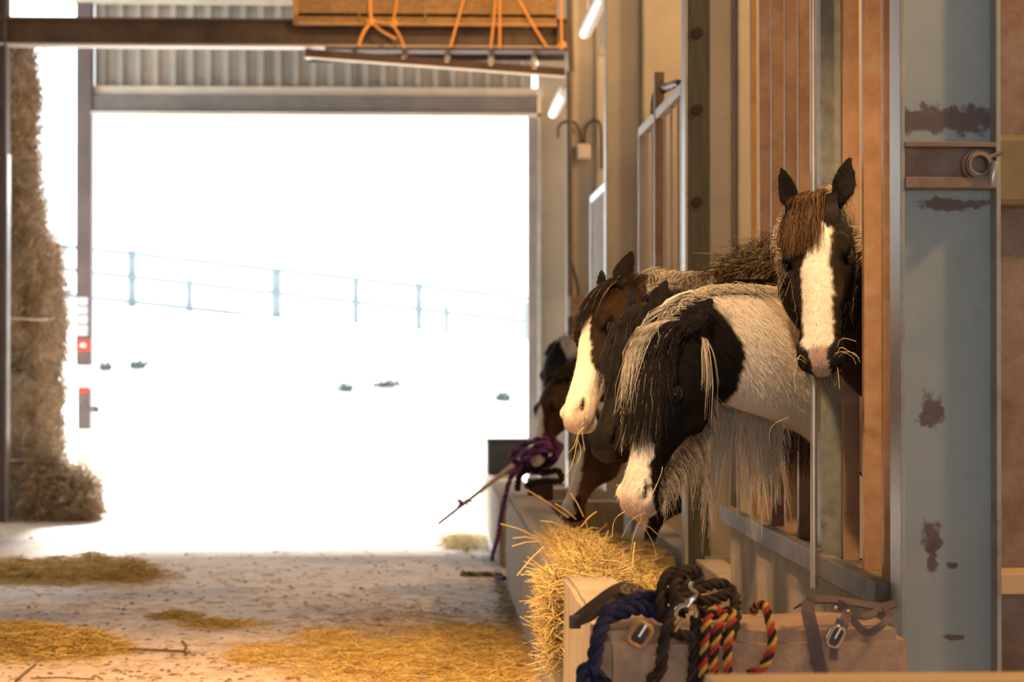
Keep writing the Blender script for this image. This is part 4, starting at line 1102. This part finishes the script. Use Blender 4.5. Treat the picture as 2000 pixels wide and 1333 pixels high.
# --- heads down in the hay
def paint5(h, A, U, S, T, D, SD, co, head, seg):
    c = np.tile(BROWN * .62, (len(A), 1)); c = mixc(c, BROWN * 1.3, sstep(vnoise(co, 9), .0, .5) * .5)
    c = mixc(c, WHITE * .95, blaze_mask(A, S, U, None, [(.12, -.02), (.2, .03), (.4, .038), (.62, .05)], co) * head * (U > -.02))
    c = mixc(c, BLACK, sstep(vnoise(co, 6, 2), .2, .4) * ~head * .8)
    return c
p5 = P(1174, 836, Y=12.95); m5 = P(1108, 1004, Y=12.55)
h5 = Horse('brown horse with a white stripe, head down in the hay under the others', p5, m5, (-.80, -.55, .2), (1.62, 13.0, 1.10), math.radians(-4), paint5,
           ears=((-.2, .2), (-.2, .2)), withers=1.40, neckmid=(1.32, 13.0, 1.16), neck_r=((.14, .08), (.18, .10), (.22, .11)), fur=6000, voxel=.010)
h5.mane(260, .03, .8, 1, 1.2, .05, lambda q, r: (.05, .03, .02), seed=41)
def fore5(r):
    s0 = r.normal(0, .03); L = r.uniform(.10, .25); return [h5.H(-.03, .05, s0), h5.H(.02, .082, s0), h5.H(L, .085, s0 + r.normal(0, .02))]
h5.locks(200, fore5, lambda q, r: (.045, .028, .018), .002, 42, 6)
def paint6(h, A, U, S, T, D, SD, co, head, seg):
    c = np.tile(BLACK * 1.3, (len(A), 1))
    c = mixc(c, WHITE, blaze_mask(A, S, U, None, [(.30, -.02), (.36, .025), (.46, .045), (.62, .05)], co, .0) * head * (U > -.02))
    c = mixc(c, PINK * .6, head * sstep(A, .52, .58) * .7)
    return c
p6 = P(1310, 890, Y=11.95); m6 = P(1243, 1072, Y=11.55)
h6 = Horse('dark horse with a white nose feeding below the front horse', p6, m6, (-.80, -.55, .2), (1.64, 12.1, 1.08), math.radians(-4), paint6,
           ears=((-.4, .15), (-.4, .15)), withers=1.40, neckmid=(1.50, 12.05, 1.10), neck_r=((.14, .08), (.18, .095), (.22, .105)), fur=5000, voxel=.010)
h6.mane(240, .03, .8, 1, 1.2, .08, BK, seed=51)
def paint7(h, A, U, S, T, D, SD, co, head, seg):
    c = np.tile(BROWN * .5, (len(A), 1)); c = mixc(c, BLACK, (sstep(vnoise(co, 5), 0, .3)) * .7)
    c = mixc(c, WHITE, blaze_mask(A, S, U, None, [(.16, -.02), (.24, .03), (.4, .04), (.62, .07)], co) * head * (U > -.03))
    c = mixc(c, WHITE, sstep(T + vnoise(co, 6) * .1, .42, .50) * (1 - sstep(T, 1.0, 1.1)))
    return c
p7 = P(1084, 752, Y=14.3); m7 = P(1044, 905, Y=14.0)
h7 = Horse('far brown horse with a white stripe, past the purple rope', p7, m7, (-.82, -.52, .2), (1.60, 14.5, 1.40), math.radians(-4), paint7,
           ears=((-.5, .1), (-.5, .1)), withers=1.46, neckmid=(1.24, 14.45, 1.48), fur=2500, voxel=.012)
h7.mane(160, .03, .8, 1, 1.0, .05, lambda q, r: (.03, .025, .022) if q < .5 else (.6, .56, .5), seed=61)
def paint8(h, A, U, S, T, D, SD, co, head, seg):
    c = np.tile(BLACK * 1.5, (len(A), 1)); c = mixc(c, WHITE, sstep(T + vnoise(co, 6) * .06, .12, .18) * (1 - sstep(T, .9, 1.0)))
    return c
p8 = P(1082, 690, Y=16.6); m8 = P(1070, 828, Y=16.4)
h8 = Horse('farthest black and white horse, mostly hidden behind the brown one', p8, m8, (-.82, -.52, .2), (1.60, 16.7, 1.55), math.radians(-3), paint8,
           ears=((-.7, .1), (-.7, .1)), withers=1.48, neckmid=(1.30, 16.6, 1.62), fur=1500, voxel=.012)
h8.mane(160, .03, .8, 1, 1.0, .05, lambda q, r: (.03, .03, .035) if q < .3 else (.6, .58, .55), seed=71)
# ================================================================== TROUGH, HAY, TACK, FLOOR LITTER
TX = .58
def block(name, x0, x1, y0, y1, z0, z1, label, cat, m='concrete', bev=.018, grp='trough wall blocks', seed=0):
    bm = bmesh.new(); bmesh.ops.create_cube(bm, size=1)
    for v in bm.verts: v.co = Vector(((x0 + x1) / 2 + v.co.x * (x1 - x0), (y0 + y1) / 2 + v.co.y * (y1 - y0), (z0 + z1) / 2 + v.co.z * (z1 - z0)))
    bmesh.ops.bevel(bm, geom=list(bm.edges), offset=bev, segments=2, affect='EDGES')
    bmesh.ops.subdivide_edges(bm, edges=[e for e in bm.edges if e.calc_length() > .12], cuts=10, use_grid_fill=True)
    for v in bm.verts:
        v.co += Vector((mnoise.noise(v.co * 9 + Vector((seed, 0, 0))), mnoise.noise(v.co * 9 + Vector((0, seed, 5))), mnoise.noise(v.co * 8 + Vector((3, 0, seed))))) * .007
        v.co.z = max(v.co.z, 0)
    bm.verts.index_update()
    mb_ = MB(); mb_.add([tuple(v.co) for v in bm.verts], [tuple(v.index for v in f.verts) for f in bm.faces]); bm.free()
    return tag(mb_.build(name, m, None, True), label, cat, grp)
block('concrete_block', TX, TX + .22, 5.9, 8.62, 0, .69, 'nearest concrete trough wall, running back from the tack block', 'trough wall', seed=1)
block('concrete_block', TX - .01, TX + .24, 8.66, 14.45, 0, .645, 'long middle concrete trough wall under the spilled hay', 'trough wall', seed=2)
block('concrete_block', TX - .01, TX + .30, 15.6, 21.0, 0, .53, 'far concrete trough wall near the doorway', 'trough wall', seed=3)
block('concrete_block', TX + .30, 1.38, 14.2, 14.44, 0, .60, 'short concrete cross wall closing the trough, behind the hay', 'trough wall', seed=5)
block('concrete_block', TX + .30, 1.38, 15.6, 15.85, 0, .60, 'concrete cross wall closing the far trough, beyond the purple rope', 'trough wall', seed=6)
struct(MB().box(TX + .2, 1.45, 6.0, 14.4, 0, .30), 'trough_floor', 'concrete')
block('tack_block', .47, 1.30, 5.45, 5.86, 0, .868, 'pinkish concrete block in the foreground draped with ropes and halters', 'block', 'concrete_top', .03, grp=None, seed=9)

# hay in the trough: a mound with stems on it
def hay_h(x, y):
    f = math.exp(-((y - 9.4) / 1.5) ** 2) * .10 + .47 + .05 * mnoise.noise(Vector((x * 3, y * 2, 0)))
    f *= 1 - .25 * max(0, (7.6 - y) / 1.6) ** 1
    if y < 11.2: f -= .20 * max(0, (x - 1.02) / .3)
    if y > 12.0: f -= (y - 12.0) * .07
    return f
V = []; Fc = []; nx, ny = 16, 60
for jj in range(ny + 1):
    for ii in range(nx + 1):
        x = TX + .12 + (1.38 - TX - .12) * ii / nx; y = 6.0 + 8.15 * jj / ny
        V.append((x, y, max(.31, hay_h(x, y) + .03 * mnoise.noise(Vector((x * 12, y * 12, 2))))))
for jj in range(ny):
    for ii in range(nx):
        a = jj * (nx + 1) + ii; Fc.append((a, a + 1, a + nx + 2, a + nx + 1))
M['hay_bed'] = mat('hay_bed', (.40, .31, .14), (.56, .45, .22), 22, .9, bump=.8, bscale=60)
t = thing('trough_hay', (1.0, 9.5, .3), 'golden hay heaped in the concrete trough under the horses', 'hay')
m = MB(); m.add(V, Fc); o = m.build('hay_bed', 'hay_bed', t, True); o['kind'] = 'stuff'
rng = np.random.default_rng(5); n = 9000
yy = np.where(rng.random(n) < .75, rng.normal(9.2, 1.1, n), rng.uniform(6.1, 13.8, n)); yy = np.clip(yy, 6.1, 14.0); xx = rng.uniform(TX + .07, 1.29, n); far_ = (yy > 10.6) | (yy < 8.5); xx = np.where(far_, TX + .24 + (xx - TX) * .7, xx)
zz_ = np.array([max(hay_h(x, y), .66 if x < TX + .25 else 0) for x, y in zip(xx, yy)]) + np.abs(rng.normal(0, .022, n)) + .005
V2, F2, C2 = hay_strands(np.stack([xx, yy, zz_], 1), .16, .0022, .30, bend=.4, rng=rng)
o = link_mesh('stems', V2, F2, 'hay', t, C2); o['kind'] = 'stuff'
# spill over the wall top and face
n = 2600; yy = np.where(rng.random(n) < .55, rng.normal(8.78, .13, n), rng.uniform(8.6, 10.4, n)); f = rng.random(n)
top = (rng.random(n) < .45) | (np.abs(yy - 8.78) > .25)
xx = np.where(top, rng.uniform(TX + .05, TX + .25, n), TX - .012 - rng.random(n) * .04)
zz_ = np.where(top, .665 + np.abs(rng.normal(0, .03, n)), .68 - rng.random(n) ** 1.3 * .42 * np.exp(-((yy - 8.72) / .3) ** 2) - .01)
V2, F2, C2 = hay_strands(np.stack([xx, yy, zz_], 1), .16, .0021, .35, bend=.5, down=.35, rng=rng)
o = link_mesh('spilled_stems', V2, F2, 'hay', t, C2); o['kind'] = 'stuff'
# long separate stalks sticking out
ST = [((1030, 958), (1110, 1012), 10.5), ((978, 1024), (1048, 1050), 9.6), ((1002, 1052), (1050, 1054), 9.6), ((1010, 1125), (1062, 1068), 9.2), ((1100, 1040), (1112, 1045), 9.0),
      ((1115, 965), (1140, 1010), 9.0), ((1085, 985), (1125, 1015), 9.4), ((1165, 1000), (1135, 1030), 8.8), ((1250, 1020), (1290, 1050), 8.2), ((1235, 1110), (1240, 1060), 8.0), ((1000, 1068), (1055, 1058), 9.6), ((1057, 1018), (1100, 1030), 9.5)]
for (a, b, Y) in ST:
    m = MB(); pa, pb = P(*a, Y=Y), P(*b, Y=Y + .1); md = pa.lerp(pb, .5) + Vector((0, 0, .008)); m.tube([pa, md, pb], [.0028, .0032, .0028], 6)
    m.build('stalk', 'stalk', t, True)

# stems in the horses' mouths
def mouth_hay(h, pts_list, label, seed):
    V_, F_, C_ = [], [], []; parts = []
    rg = np.random.default_rng(seed)
    for pts in pts_list:
        sp_ = spline([list(p) for p in pts], 10); c = HAYC[rg.integers(0, len(HAYC))]
        parts.append(strands(sp_[None], np.full((1, 10), .0016), np.tile(c, (1, 10, 1))))
    V_, F_, C_ = join_np(parts); o = link_mesh('hay_wisp', V_, F_, 'hay', None, C_)
    tag(o, label, 'hay', 'hay wisps in the horses\' mouths')
def near(h, a, u, s_): return h.H(a, u, s_)
b = h1.H(.575, -.062, .03)
mouth_hay(h1, [[b, P(1640, 680, Y=6.75), P(1660, 688, Y=6.75), P(1678, 700, Y=6.75)], [b, P(1645, 690, Y=6.75), P(1665, 698, Y=6.74), P(1672, 712, Y=6.74)], [h1.H(.575, -.062, -.03), P(1556, 700, Y=6.75), P(1551, 730, Y=6.75), P(1554, 768, Y=6.75)],
               [h1.H(.57, -.062, -.035), P(1562, 695, Y=6.75), P(1552, 735, Y=6.75)], [b, P(1640, 665, Y=6.76), P(1665, 665, Y=6.76), P(1672, 668, Y=6.76)], [b, P(1636, 720, Y=6.8), P(1640, 760, Y=6.8)],
               [b, P(1632, 690, Y=6.76), P(1668, 690, Y=6.74), P(1680, 708, Y=6.74)]], 'hay wisps sticking out of the facing horse\'s mouth', 1)
b = h2.H(.575, -.064, .035)
mouth_hay(h2, [[b, P(1268, 985, Y=6.95), P(1290, 930, Y=6.93), P(1294, 912, Y=6.93)], [b, P(1262, 1000, Y=6.95), P(1240, 1040, Y=6.95), P(1233, 1075, Y=6.95)], [b, P(1275, 965, Y=6.95), P(1283, 945, Y=6.95)],
               [b, P(1250, 1010, Y=6.95), P(1275, 1060, Y=6.97), P(1282, 1090, Y=6.97)], [h2.H(.55, -.07, -.02), P(1205, 1010, Y=7.0), P(1195, 1050, Y=7.0)], [b, P(1235, 1015, Y=6.95), P(1215, 1050, Y=6.96)]], 'hay wisps hanging from the front horse\'s mouth', 2)
b = h3.H(.575, -.064, .035)
mouth_hay(h3, [[b, P(1135, 830, Y=8.05), P(1122, 870, Y=8.05), P(1110, 885, Y=8.05)], [b, P(1140, 815, Y=8.05), P(1145, 790, Y=8.05)], [b, P(1128, 850, Y=8.05), P(1135, 880, Y=8.05), P(1128, 905, Y=8.05)],
               [b, P(1132, 845, Y=8.05), P(1120, 900, Y=8.05), P(1100, 945, Y=8.05)], [b, P(1138, 840, Y=8.05), P(1142, 880, Y=8.05)]], 'hay wisps hanging from the back horse\'s white muzzle', 3)
mouth_hay(h2, [[P(1503, 860, Y=7.35), P(1505, 838, Y=7.33), P(1520, 824, Y=7.33), P(1540, 816, Y=7.36)]], 'single hay stem caught on the front horse\'s white neck', 4)

# ---------------- tack on the foreground block
Yf = 5.43; Zt = .868
def rope_thing(name, label, paths, r, cols, turns=14, grp='ropes on the tack block'):
    pr = [rope_np([list(p) for p in path], r, cols, turns) for path in paths]
    V_, F_, C_ = join_np(pr); o = link_mesh(name, V_, F_, 'rope', None, C_, True); tag(o, label, 'rope', grp); return o
NAVY = [(.030, .034, .085), (.022, .026, .07), (.038, .042, .10)]
BRN = [(.050, .036, .030), (.035, .026, .022), (.065, .048, .040)]
RYB = [(.50, .06, .045), (.62, .38, .08), (.035, .028, .025)]
q = lambda px, py, Y=Yf: P(px, py, Y=Y)
rope_thing('lead_rope', 'thick navy blue rope over the left corner of the block', [
    [q(1300, 1172, 5.62), q(1250, 1172, 5.58), q(1210, 1186, 5.52), q(1180, 1218, 5.44), q(1166, 1262, 5.40), q(1158, 1310, 5.40), q(1150, 1370, 5.40)],
    [q(1290, 1200, 5.50), q(1245, 1188, 5.50), q(1200, 1200, 5.50), q(1190, 1182, 5.66), q(1240, 1168, 5.72), q(1295, 1182, 5.70)],
    [q(1175, 1328, 5.39), q(1145, 1310, 5.39), q(1140, 1330, 5.385), q(1165, 1345, 5.385), q(1180, 1325, 5.37)]], .021, NAVY, 10)
rope_thing('lead_rope', 'dark brown rope bundle knotted on top of the block', [
    [q(1296, 1215, 5.46), q(1292, 1160, 5.50), q(1305, 1125, 5.55), q(1330, 1122, 5.58), q(1335, 1160, 5.52), q(1312, 1200, 5.44), q(1296, 1260, 5.41), q(1290, 1310, 5.41), q(1275, 1330, 5.41), q(1292, 1370, 5.41)],
    [q(1320, 1190, 5.46), q(1318, 1140, 5.50), q(1345, 1114, 5.56), q(1365, 1125, 5.58), q(1350, 1160, 5.54), q(1330, 1200, 5.46)],
    [q(1345, 1180, 5.52), q(1370, 1150, 5.58), q(1410, 1142, 5.62), q(1435, 1165, 5.60), q(1432, 1200, 5.52), q(1400, 1200, 5.47), q(1360, 1195, 5.47)],
    [q(1310, 1235, 5.42), q(1350, 1245, 5.42), q(1400, 1250, 5.42), q(1428, 1240, 5.42), q(1438, 1200, 5.44)],
    [q(1360, 1205, 5.45), q(1358, 1260, 5.42), q(1355, 1310, 5.42), q(1350, 1370, 5.42)],
    [q(1300, 1170, 5.53), q(1330, 1165, 5.56), q(1380, 1175, 5.55), q(1425, 1160, 5.60)]], .0165, BRN, 12)
rope_thing('lead_rope', 'red, yellow and black twisted rope in loops on the block', [
    [q(1372, 1360, 5.40), q(1374, 1300, 5.40), q(1378, 1240, 5.40), q(1384, 1205, 5.42), q(1398, 1192, 5.45), q(1410, 1205, 5.43), q(1402, 1230, 5.40), q(1395, 1270, 5.40), q(1392, 1320, 5.40), q(1390, 1365, 5.40)],
    [q(1412, 1212, 5.42), q(1418, 1196, 5.44), q(1430, 1200, 5.43), q(1424, 1240, 5.40), q(1420, 1290, 5.40), q(1424, 1330, 5.40), q(1428, 1365, 5.40)],
    [q(1470, 1195, 5.62), q(1482, 1182, 5.52), q(1496, 1188, 5.46), q(1503, 1215, 5.42), q(1508, 1255, 5.405), q(1500, 1285, 5.40), q(1485, 1308, 5.40), q(1460, 1318, 5.40)]], .0128, RYB, 17)
# snap hook hanging on the brown bundle
t = thing('snap_hook', q(1340, 1200, 5.40), 'shiny metal snap hook on the brown rope bundle', 'hook')
m = MB(); m.tube([Vector(v) for v in spline([q(1352, 1138, 5.40), q(1349, 1150, 5.39), q(1362, 1160, 5.385), q(1350, 1170, 5.38), q(1338, 1178, 5.385), q(1358, 1166, 5.38), q(1342, 1186, 5.38)], 30)], .0052, 8); m.build('swivel', 'chrome', t, True)
m = MB(); c = q(1340, 1198, 5.385); m.tube([c + Vector((math.cos(a) * .027, 0, math.sin(a) * .021)) for a in np.linspace(-.55, math.pi + .6, 18)], [.0065] * 18, 8); m.build('hook', 'chrome', t, True)
m = MB(); m.tube([q(1333, 1207, 5.385), q(1325, 1222, 5.385), q(1318, 1234, 5.385)], .005, 8); m.build('latch', 'brass', t, True)

def buckle(parent, c, w_, h_, rot, mname='brass', r=.0048):
    R = Matrix.Rotation(rot, 3, 'Y'); pts = []
    for a in np.linspace(0, 2 * math.pi, 29):
        cs, sn = math.cos(a), math.sin(a); e = .55
        pts.append(c + R @ Vector((w_ / 2 * math.copysign(abs(cs) ** e, cs), 0, h_ / 2 * math.copysign(abs(sn) ** e, sn))))
    m = MB(); m.tube(pts, r, 8); o = m.build('buckle', mname, parent, True)
    m = MB(); m.tube([c + R @ Vector((0, -.004, -h_ * .1)), c + R @ Vector((0, -.006, h_ * .5))], r * .7, 6); m.build('tongue', 'chrome', o, True)
t = thing('leather_halter', q(1220, 1180, 5.6), 'brown leather halter with a brass ring behind the navy rope', 'halter')
m = MB(); m.strap(spline([q(1118, 1216, 5.62), q(1150, 1190, 5.62), q(1190, 1160, 5.62), q(1215, 1148, 5.63), q(1236, 1152, 5.63)], 16).tolist(), (-.2, -.8, .5), .030, .006); m.build('strap', 'leather_brown', t)
m = MB(); m.strap(spline([q(1122, 1218, 5.60), q(1150, 1208, 5.58), q(1175, 1190, 5.58), q(1205, 1172, 5.60)], 14).tolist(), (-.2, -.8, .5), .022, .006); m.build('strap', 'leather_brown', t)
m = MB(); m.strap(spline([q(1238, 1154, 5.64), q(1275, 1162, 5.64), q(1320, 1165, 5.64)], 10).tolist(), (0, -.7, .7), .028, .006); m.build('strap', 'leather_brown', t)
m = MB(); c = q(1120, 1214, 5.61); m.box(c.x - .012, c.x + .02, c.y - .012, c.y + .012, c.z - .02, c.z + .016, .004); m.build('keeper', 'leather_brown', t)
for k in range(2):
    c = q(1230 + 12 * k, 1152 + 3 * k, 5.60); m = MB(); m.tube([c + Vector((math.cos(a) * .022, math.sin(a) * .006, math.sin(a) * .014)) for a in np.linspace(0, 6.283, 18)], .0045, 7); m.build('ring', 'brass', t, True)
t = thing('tan_buckle', q(1250, 1240, 5.42), 'tan leather tab with a square buckle hanging on the block front', 'buckle')
buckle(t, q(1250, 1240, 5.405), .050, .062, math.radians(32), 'leather_tan', .0075)
m = MB(); m.strap([q(1262, 1225, 5.425), q(1250, 1240, 5.422), q(1238, 1256, 5.425)], (0, -1, 0), .032, .004); m.build('tab', 'leather_brown', t)
t = thing('webbing_halter', q(1640, 1200, 5.5), 'plum webbing halter with silver buckle on the right of the block', 'halter')
def st(pts, wd, nrm=(0, -.9, .3), n=16, nm='strap'):
    m = MB(); m.strap(spline(pts, n).tolist(), nrm, wd, .005); return m.build(nm, 'leather_plum', t)
st([q(1580, 1176, 5.50), q(1578, 1195, 5.44), q(1586, 1230, 5.415), q(1596, 1280, 5.415), q(1606, 1330, 5.415), q(1612, 1372, 5.415)], .036)
st([q(1556, 1186, 5.56), q(1580, 1174, 5.52), q(1625, 1172, 5.54), q(1680, 1180, 5.56), q(1720, 1186, 5.56), q(1748, 1180, 5.57)], .026, (0, -.6, .8))
st([q(1632, 1180, 5.54), q(1655, 1192, 5.50), q(1650, 1212, 5.43), q(1640, 1234, 5.415), q(1634, 1250, 5.412)], .028)
st([q(1655, 1196, 5.50), q(1690, 1204, 5.48), q(1728, 1190, 5.52)], .022, (0, -.7, .7))
st([q(1660, 1205, 5.46), q(1685, 1232, 5.425), q(1700, 1236, 5.415), q(1722, 1222, 5.415), q(1736, 1206, 5.44), q(1728, 1188, 5.5)], .020)
st([q(1642, 1210, 5.42), q(1632, 1240, 5.415), q(1628, 1290, 5.415)], .020)
buckle(t, q(1632, 1244, 5.405), .034, .055, math.radians(28), 'chrome')
for px, py in ((1632, 1188), (1656, 1195)):
    c = q(px, py, 5.47); m = MB(); m.add(*ellipsoid(c, (Vector((1, 0, 0)), Vector((0, 1, 0)), Vector((0, 0, 1))), (.006, .004, .006), 10, 6)); m.build('rivet', 'chrome', t, True)

# foreground timber rail at the bottom edge
t = thing('timber_rail', (1.0, 4.0, 0), 'blurred pale timber rail along the bottom right edge', 'rail')
zt = P(1700, 1325, Y=4.0).z
MB().box(P(1392, 1325, Y=3.95).x, 1.9, 3.95, 4.07, zt - .09, zt, .006).build('top_board', 'timber', t)
for x in (.75, 1.75): MB().box(x - .04, x + .04, 3.98, 4.06, 0, zt - .09, .005).build('leg', 'timber', t)

# ---------------- things on the far trough walls
t = thing('feed_box', P(990, 905, Y=19.0), 'dark grey-green feed box standing on the far trough wall', 'box')
c0, c1 = P(951, 862, Y=19.0), P(1030, 905, Y=19.0); zb = .53
MB().box(c0.x, c1.x, 18.8, 19.3, zb + .01, c0.z, .012).build('body', 'dark_box', t); MB().box(c0.x - .01, c1.x + .01, 18.78, 19.32, c0.z, c0.z + .03, .008).build('rim', 'dark_box', t)
m = MB(); a, b = P(1030, 936, Y=14.25), P(1080, 967, Y=14.25)
tag(MB().box(a.x, b.x, 14.2, 14.4, .61, a.z, .01).build('wood_offcut', 'timber_dark', None), 'small dark wooden block on the trough end, below the purple rope', 'block')
PUR = [(.20, .05, .24), (.035, .025, .045), (.13, .06, .28)]
Yp = 14.15
loops = []
rg = np.random.default_rng(8)
for k in range(7):
    cx, cy = 1052 + rg.normal(0, 6), 893 + 4 * k - 14; rx, ry = rg.uniform(34, 44), rg.uniform(16, 24); ph = rg.uniform(0, 6)
    loops.append([P(cx + rx * math.cos(a + ph), cy + ry * math.sin(a + ph) - .35 * rx * math.cos(a + ph), Y=Yp - .04 + .06 * math.sin(a + ph) - .015 * k) for a in np.linspace(0, 5.9, 10)])
loops.append([P(1020, 900, Y=Yp - .12), P(1000, 930, Y=Yp - .15), P(988, 965, X=.55), P(978, 1010, X=.545), P(972, 1050, X=.54), P(962, 1085, X=.53), P(960, 1112, X=.52), P(968, 1128, X=.52), P(984, 1130, X=.545)])
PUR2 = [(.13, .035, .17), (.030, .022, .036), (.30, .08, .30)]
rope_thing('lead_rope', 'purple and black rope coiled on the trough and trailing to the floor', loops, .017, PUR2, 9, grp=None)
rope_thing('rope_end', 'short green and tan rope end lying on the floor by the trough', [[P(900, 1121, Z=.02), P(930, 1122, Z=.02), P(958, 1122, Z=.02), P(980, 1124, Z=.02)]], .018, [(.12, .16, .08), (.40, .30, .16), (.06, .10, .06)], 8, grp=None)
rope_thing('lead_rope', 'black rope heaped under the purple coil', [[P(1010, 958, Y=14.1), P(1015, 930, Y=14.05), P(1035, 918, Y=14.05), P(1060, 925, Y=14.1), P(1090, 920, Y=14.1), P(1095, 940, Y=14.05), P(1060, 940, Y=14.0), P(1025, 950, Y=14.02)]], .022, [(.03, .026, .024)] * 3, 9, grp=None)
# pole leaning over the trough wall, ribbon on it
ya, yb_ = 15.55, 16.7
pa, pb = P(1112, 824, Y=ya), P(857, 1023, Y=yb_)
m = MB(); m.tube([pa, pa.lerp(pb, .5), pb], [.019, .019, .017], 10)
tag(m.build('wooden_pole', 'timber', None, True), 'slanting wooden pole laid over the trough wall', 'pole')
m = MB(); c = P(905, 983, Y=16.45)
for k in range(6):
    a = k * 1.05; m.strap(spline([c, c + Vector((math.cos(a) * .05, -.01, math.sin(a) * .02 + .01)), c + Vector((math.cos(a) * .10, -.02 * math.sin(a), math.sin(a) * .035))], 6).tolist(), (0, -1, .3), .02, .003)
M['pink'] = mat('pink_ribbon', (.42, .05, .22), (.16, .06, .30), 25, .7)
tag(m.build('ribbon', 'pink', None), 'pink and purple ribbon tied round the slanting pole', 'ribbon')

# ---------------- litter on the floor
FLC = np.array([(.66, .48, .15), (.74, .56, .20), (.56, .40, .13), (.78, .64, .32), (.46, .32, .11)])
def litter(name, label, spots, n, length, rad, seed, cols=FLC, h=.02, parent=None):
    rg = np.random.default_rng(seed); pts = []
    w_ = np.array([s[4] if len(s) > 4 else 1 for s in spots], float); w_ /= w_.sum()
    for (px, py, rx, ry, *_), m_ in zip(spots, (w_ * n).astype(int)):
        g = rg.normal(0, .5, (m_, 2)); hh = np.exp(-(g ** 2).sum(1) * 1.2)
        for (gx, gy), k in zip(g, hh):
            py2 = max(py + gy * ry, 985); p = P(px + gx * rx, py2, Z=0); pts.append((p.x, p.y, .004 + rg.random() * h * k))
    pts = np.array(pts); k_ = (pts[:, 0] > TX - .03) & (pts[:, 1] > 5.8); pts = pts[~k_]
    V_, F_, C_ = hay_strands(pts, length, rad, .12, cols, .25, rng=rg)
    V_[:, 2] = np.maximum(V_[:, 2], .002)
    o = link_mesh(name, V_, F_, 'hay', None, C_); tag(o, label, 'straw', kind='stuff'); return o
litter('straw_heap', 'long straw heap on the floor at the far left', [(110, 1130, 130, 16), (180, 1118, 60, 12, .5), (250, 1130, 80, 10, .4), (30, 1128, 70, 12, .5)], 3800, .15, .0024, 1, h=.16)
litter('straw_heap', 'straw heap with twigs at the near left edge', [(70, 1265, 110, 22), (20, 1262, 60, 20, .6), (170, 1272, 70, 10, .25)], 5200, .15, .0026, 2, h=.13)
litter('straw_spread', 'golden straw spread over the floor in the foreground', [(850, 1290, 190, 60), (920, 1255, 90, 30, .5), (700, 1300, 150, 45, .5), (640, 1260, 70, 30, .2), (980, 1310, 50, 60, .5)], 5200, .15, .0022, 3, h=.06)
litter('straw_patch', 'small thin straw patch at the middle of the floor', [(520, 1282, 70, 18), (430, 1222, 80, 8, .4), (345, 1206, 45, 6, .4)], 1500, .12, .0022, 4, h=.03)
litter('straw_patch', 'straw patch by the foot of the far trough wall', [(905, 1060, 40, 16)], 900, .14, .0028, 5, h=.05)
litter('straw_litter', 'stray straws scattered all over the barn floor', [(500, 1180, 600, 120), (700, 1300, 600, 60), (800, 1230, 200, 60)], 3800, .09, .0018, 6, cols=np.array([(.7, .58, .38), (.55, .40, .2), (.2, .14, .09), (.82, .78, .70)]), h=.006)
litter('straw_edge', 'grey-green litter along the foot of the trough', [(1000, 1160, 30, 90), (1030, 1250, 30, 70), (960, 1050, 16, 40, .5)], 2600, .10, .0022, 7, cols=np.array([(.30, .26, .15), (.42, .34, .16), (.22, .2, .13), (.6, .55, .45)]), h=.03)
m = MB(); tp_ = spline([P(232, 1268, Z=.02), P(290, 1270, Z=.02), P(330, 1272, Z=.02), P(362, 1273, Z=.02)], 12)
m.tube([Vector(v) for v in tp_], [.008] * 12, 6); m.tube([P(360, 1274, Z=.02), P(364, 1274, Z=.02) + Vector((0, 0, .03)), P(355, 1274, Z=.02) + Vector((0, 0, .06))], .008, 6)
tag(m.build('twig', 'twig', None, True), 'bent dark twig lying beside the near straw heap', 'twig')
m = MB(); m.tube([P(30, 1331, Z=.01), P(50, 1313, Z=.012), P(70, 1298, Z=.01)], .005, 6); m.tube([P(60, 1326, Z=.01), P(120, 1324, Z=.012), P(185, 1328, Z=.01)], .004, 6)
tag(m.build('twig', 'twig', None, True), 'thin twig in the bottom left corner', 'twig')

# clods, chaff and pale bits scattered on the floor
rg = np.random.default_rng(77); Vc = []; Fcc = []
for k in range(900):
    q_ = P(rg.uniform(0, 985), 1333 - 300 * rg.random() ** 1.4, Z=0)
    if q_.x > TX - .04: continue
    s_ = rg.uniform(.004, .016) * (1 if rg.random() < .9 else 1.7); b_ = len(Vc); ph = rg.uniform(0, 6.28)
    for j_ in range(5): Vc.append((q_.x + math.cos(ph + j_ * 1.257) * s_ * rg.uniform(.7, 1.6), q_.y + math.sin(ph + j_ * 1.257) * s_, .0005))
    Vc.append((q_.x, q_.y, s_ * rg.uniform(.35, .8)))
    Fcc += [(b_ + j_, b_ + (j_ + 1) % 5, b_ + 5) for j_ in range(5)]
M['clod'] = mat('floor_clods', (.09, .065, .05), (.30, .22, .15), 3, .95)
o = link_mesh('floor_clods', Vc, Fcc, 'clod'); tag(o, 'small dark clods and chaff scattered over the floor', 'dirt', kind='stuff')
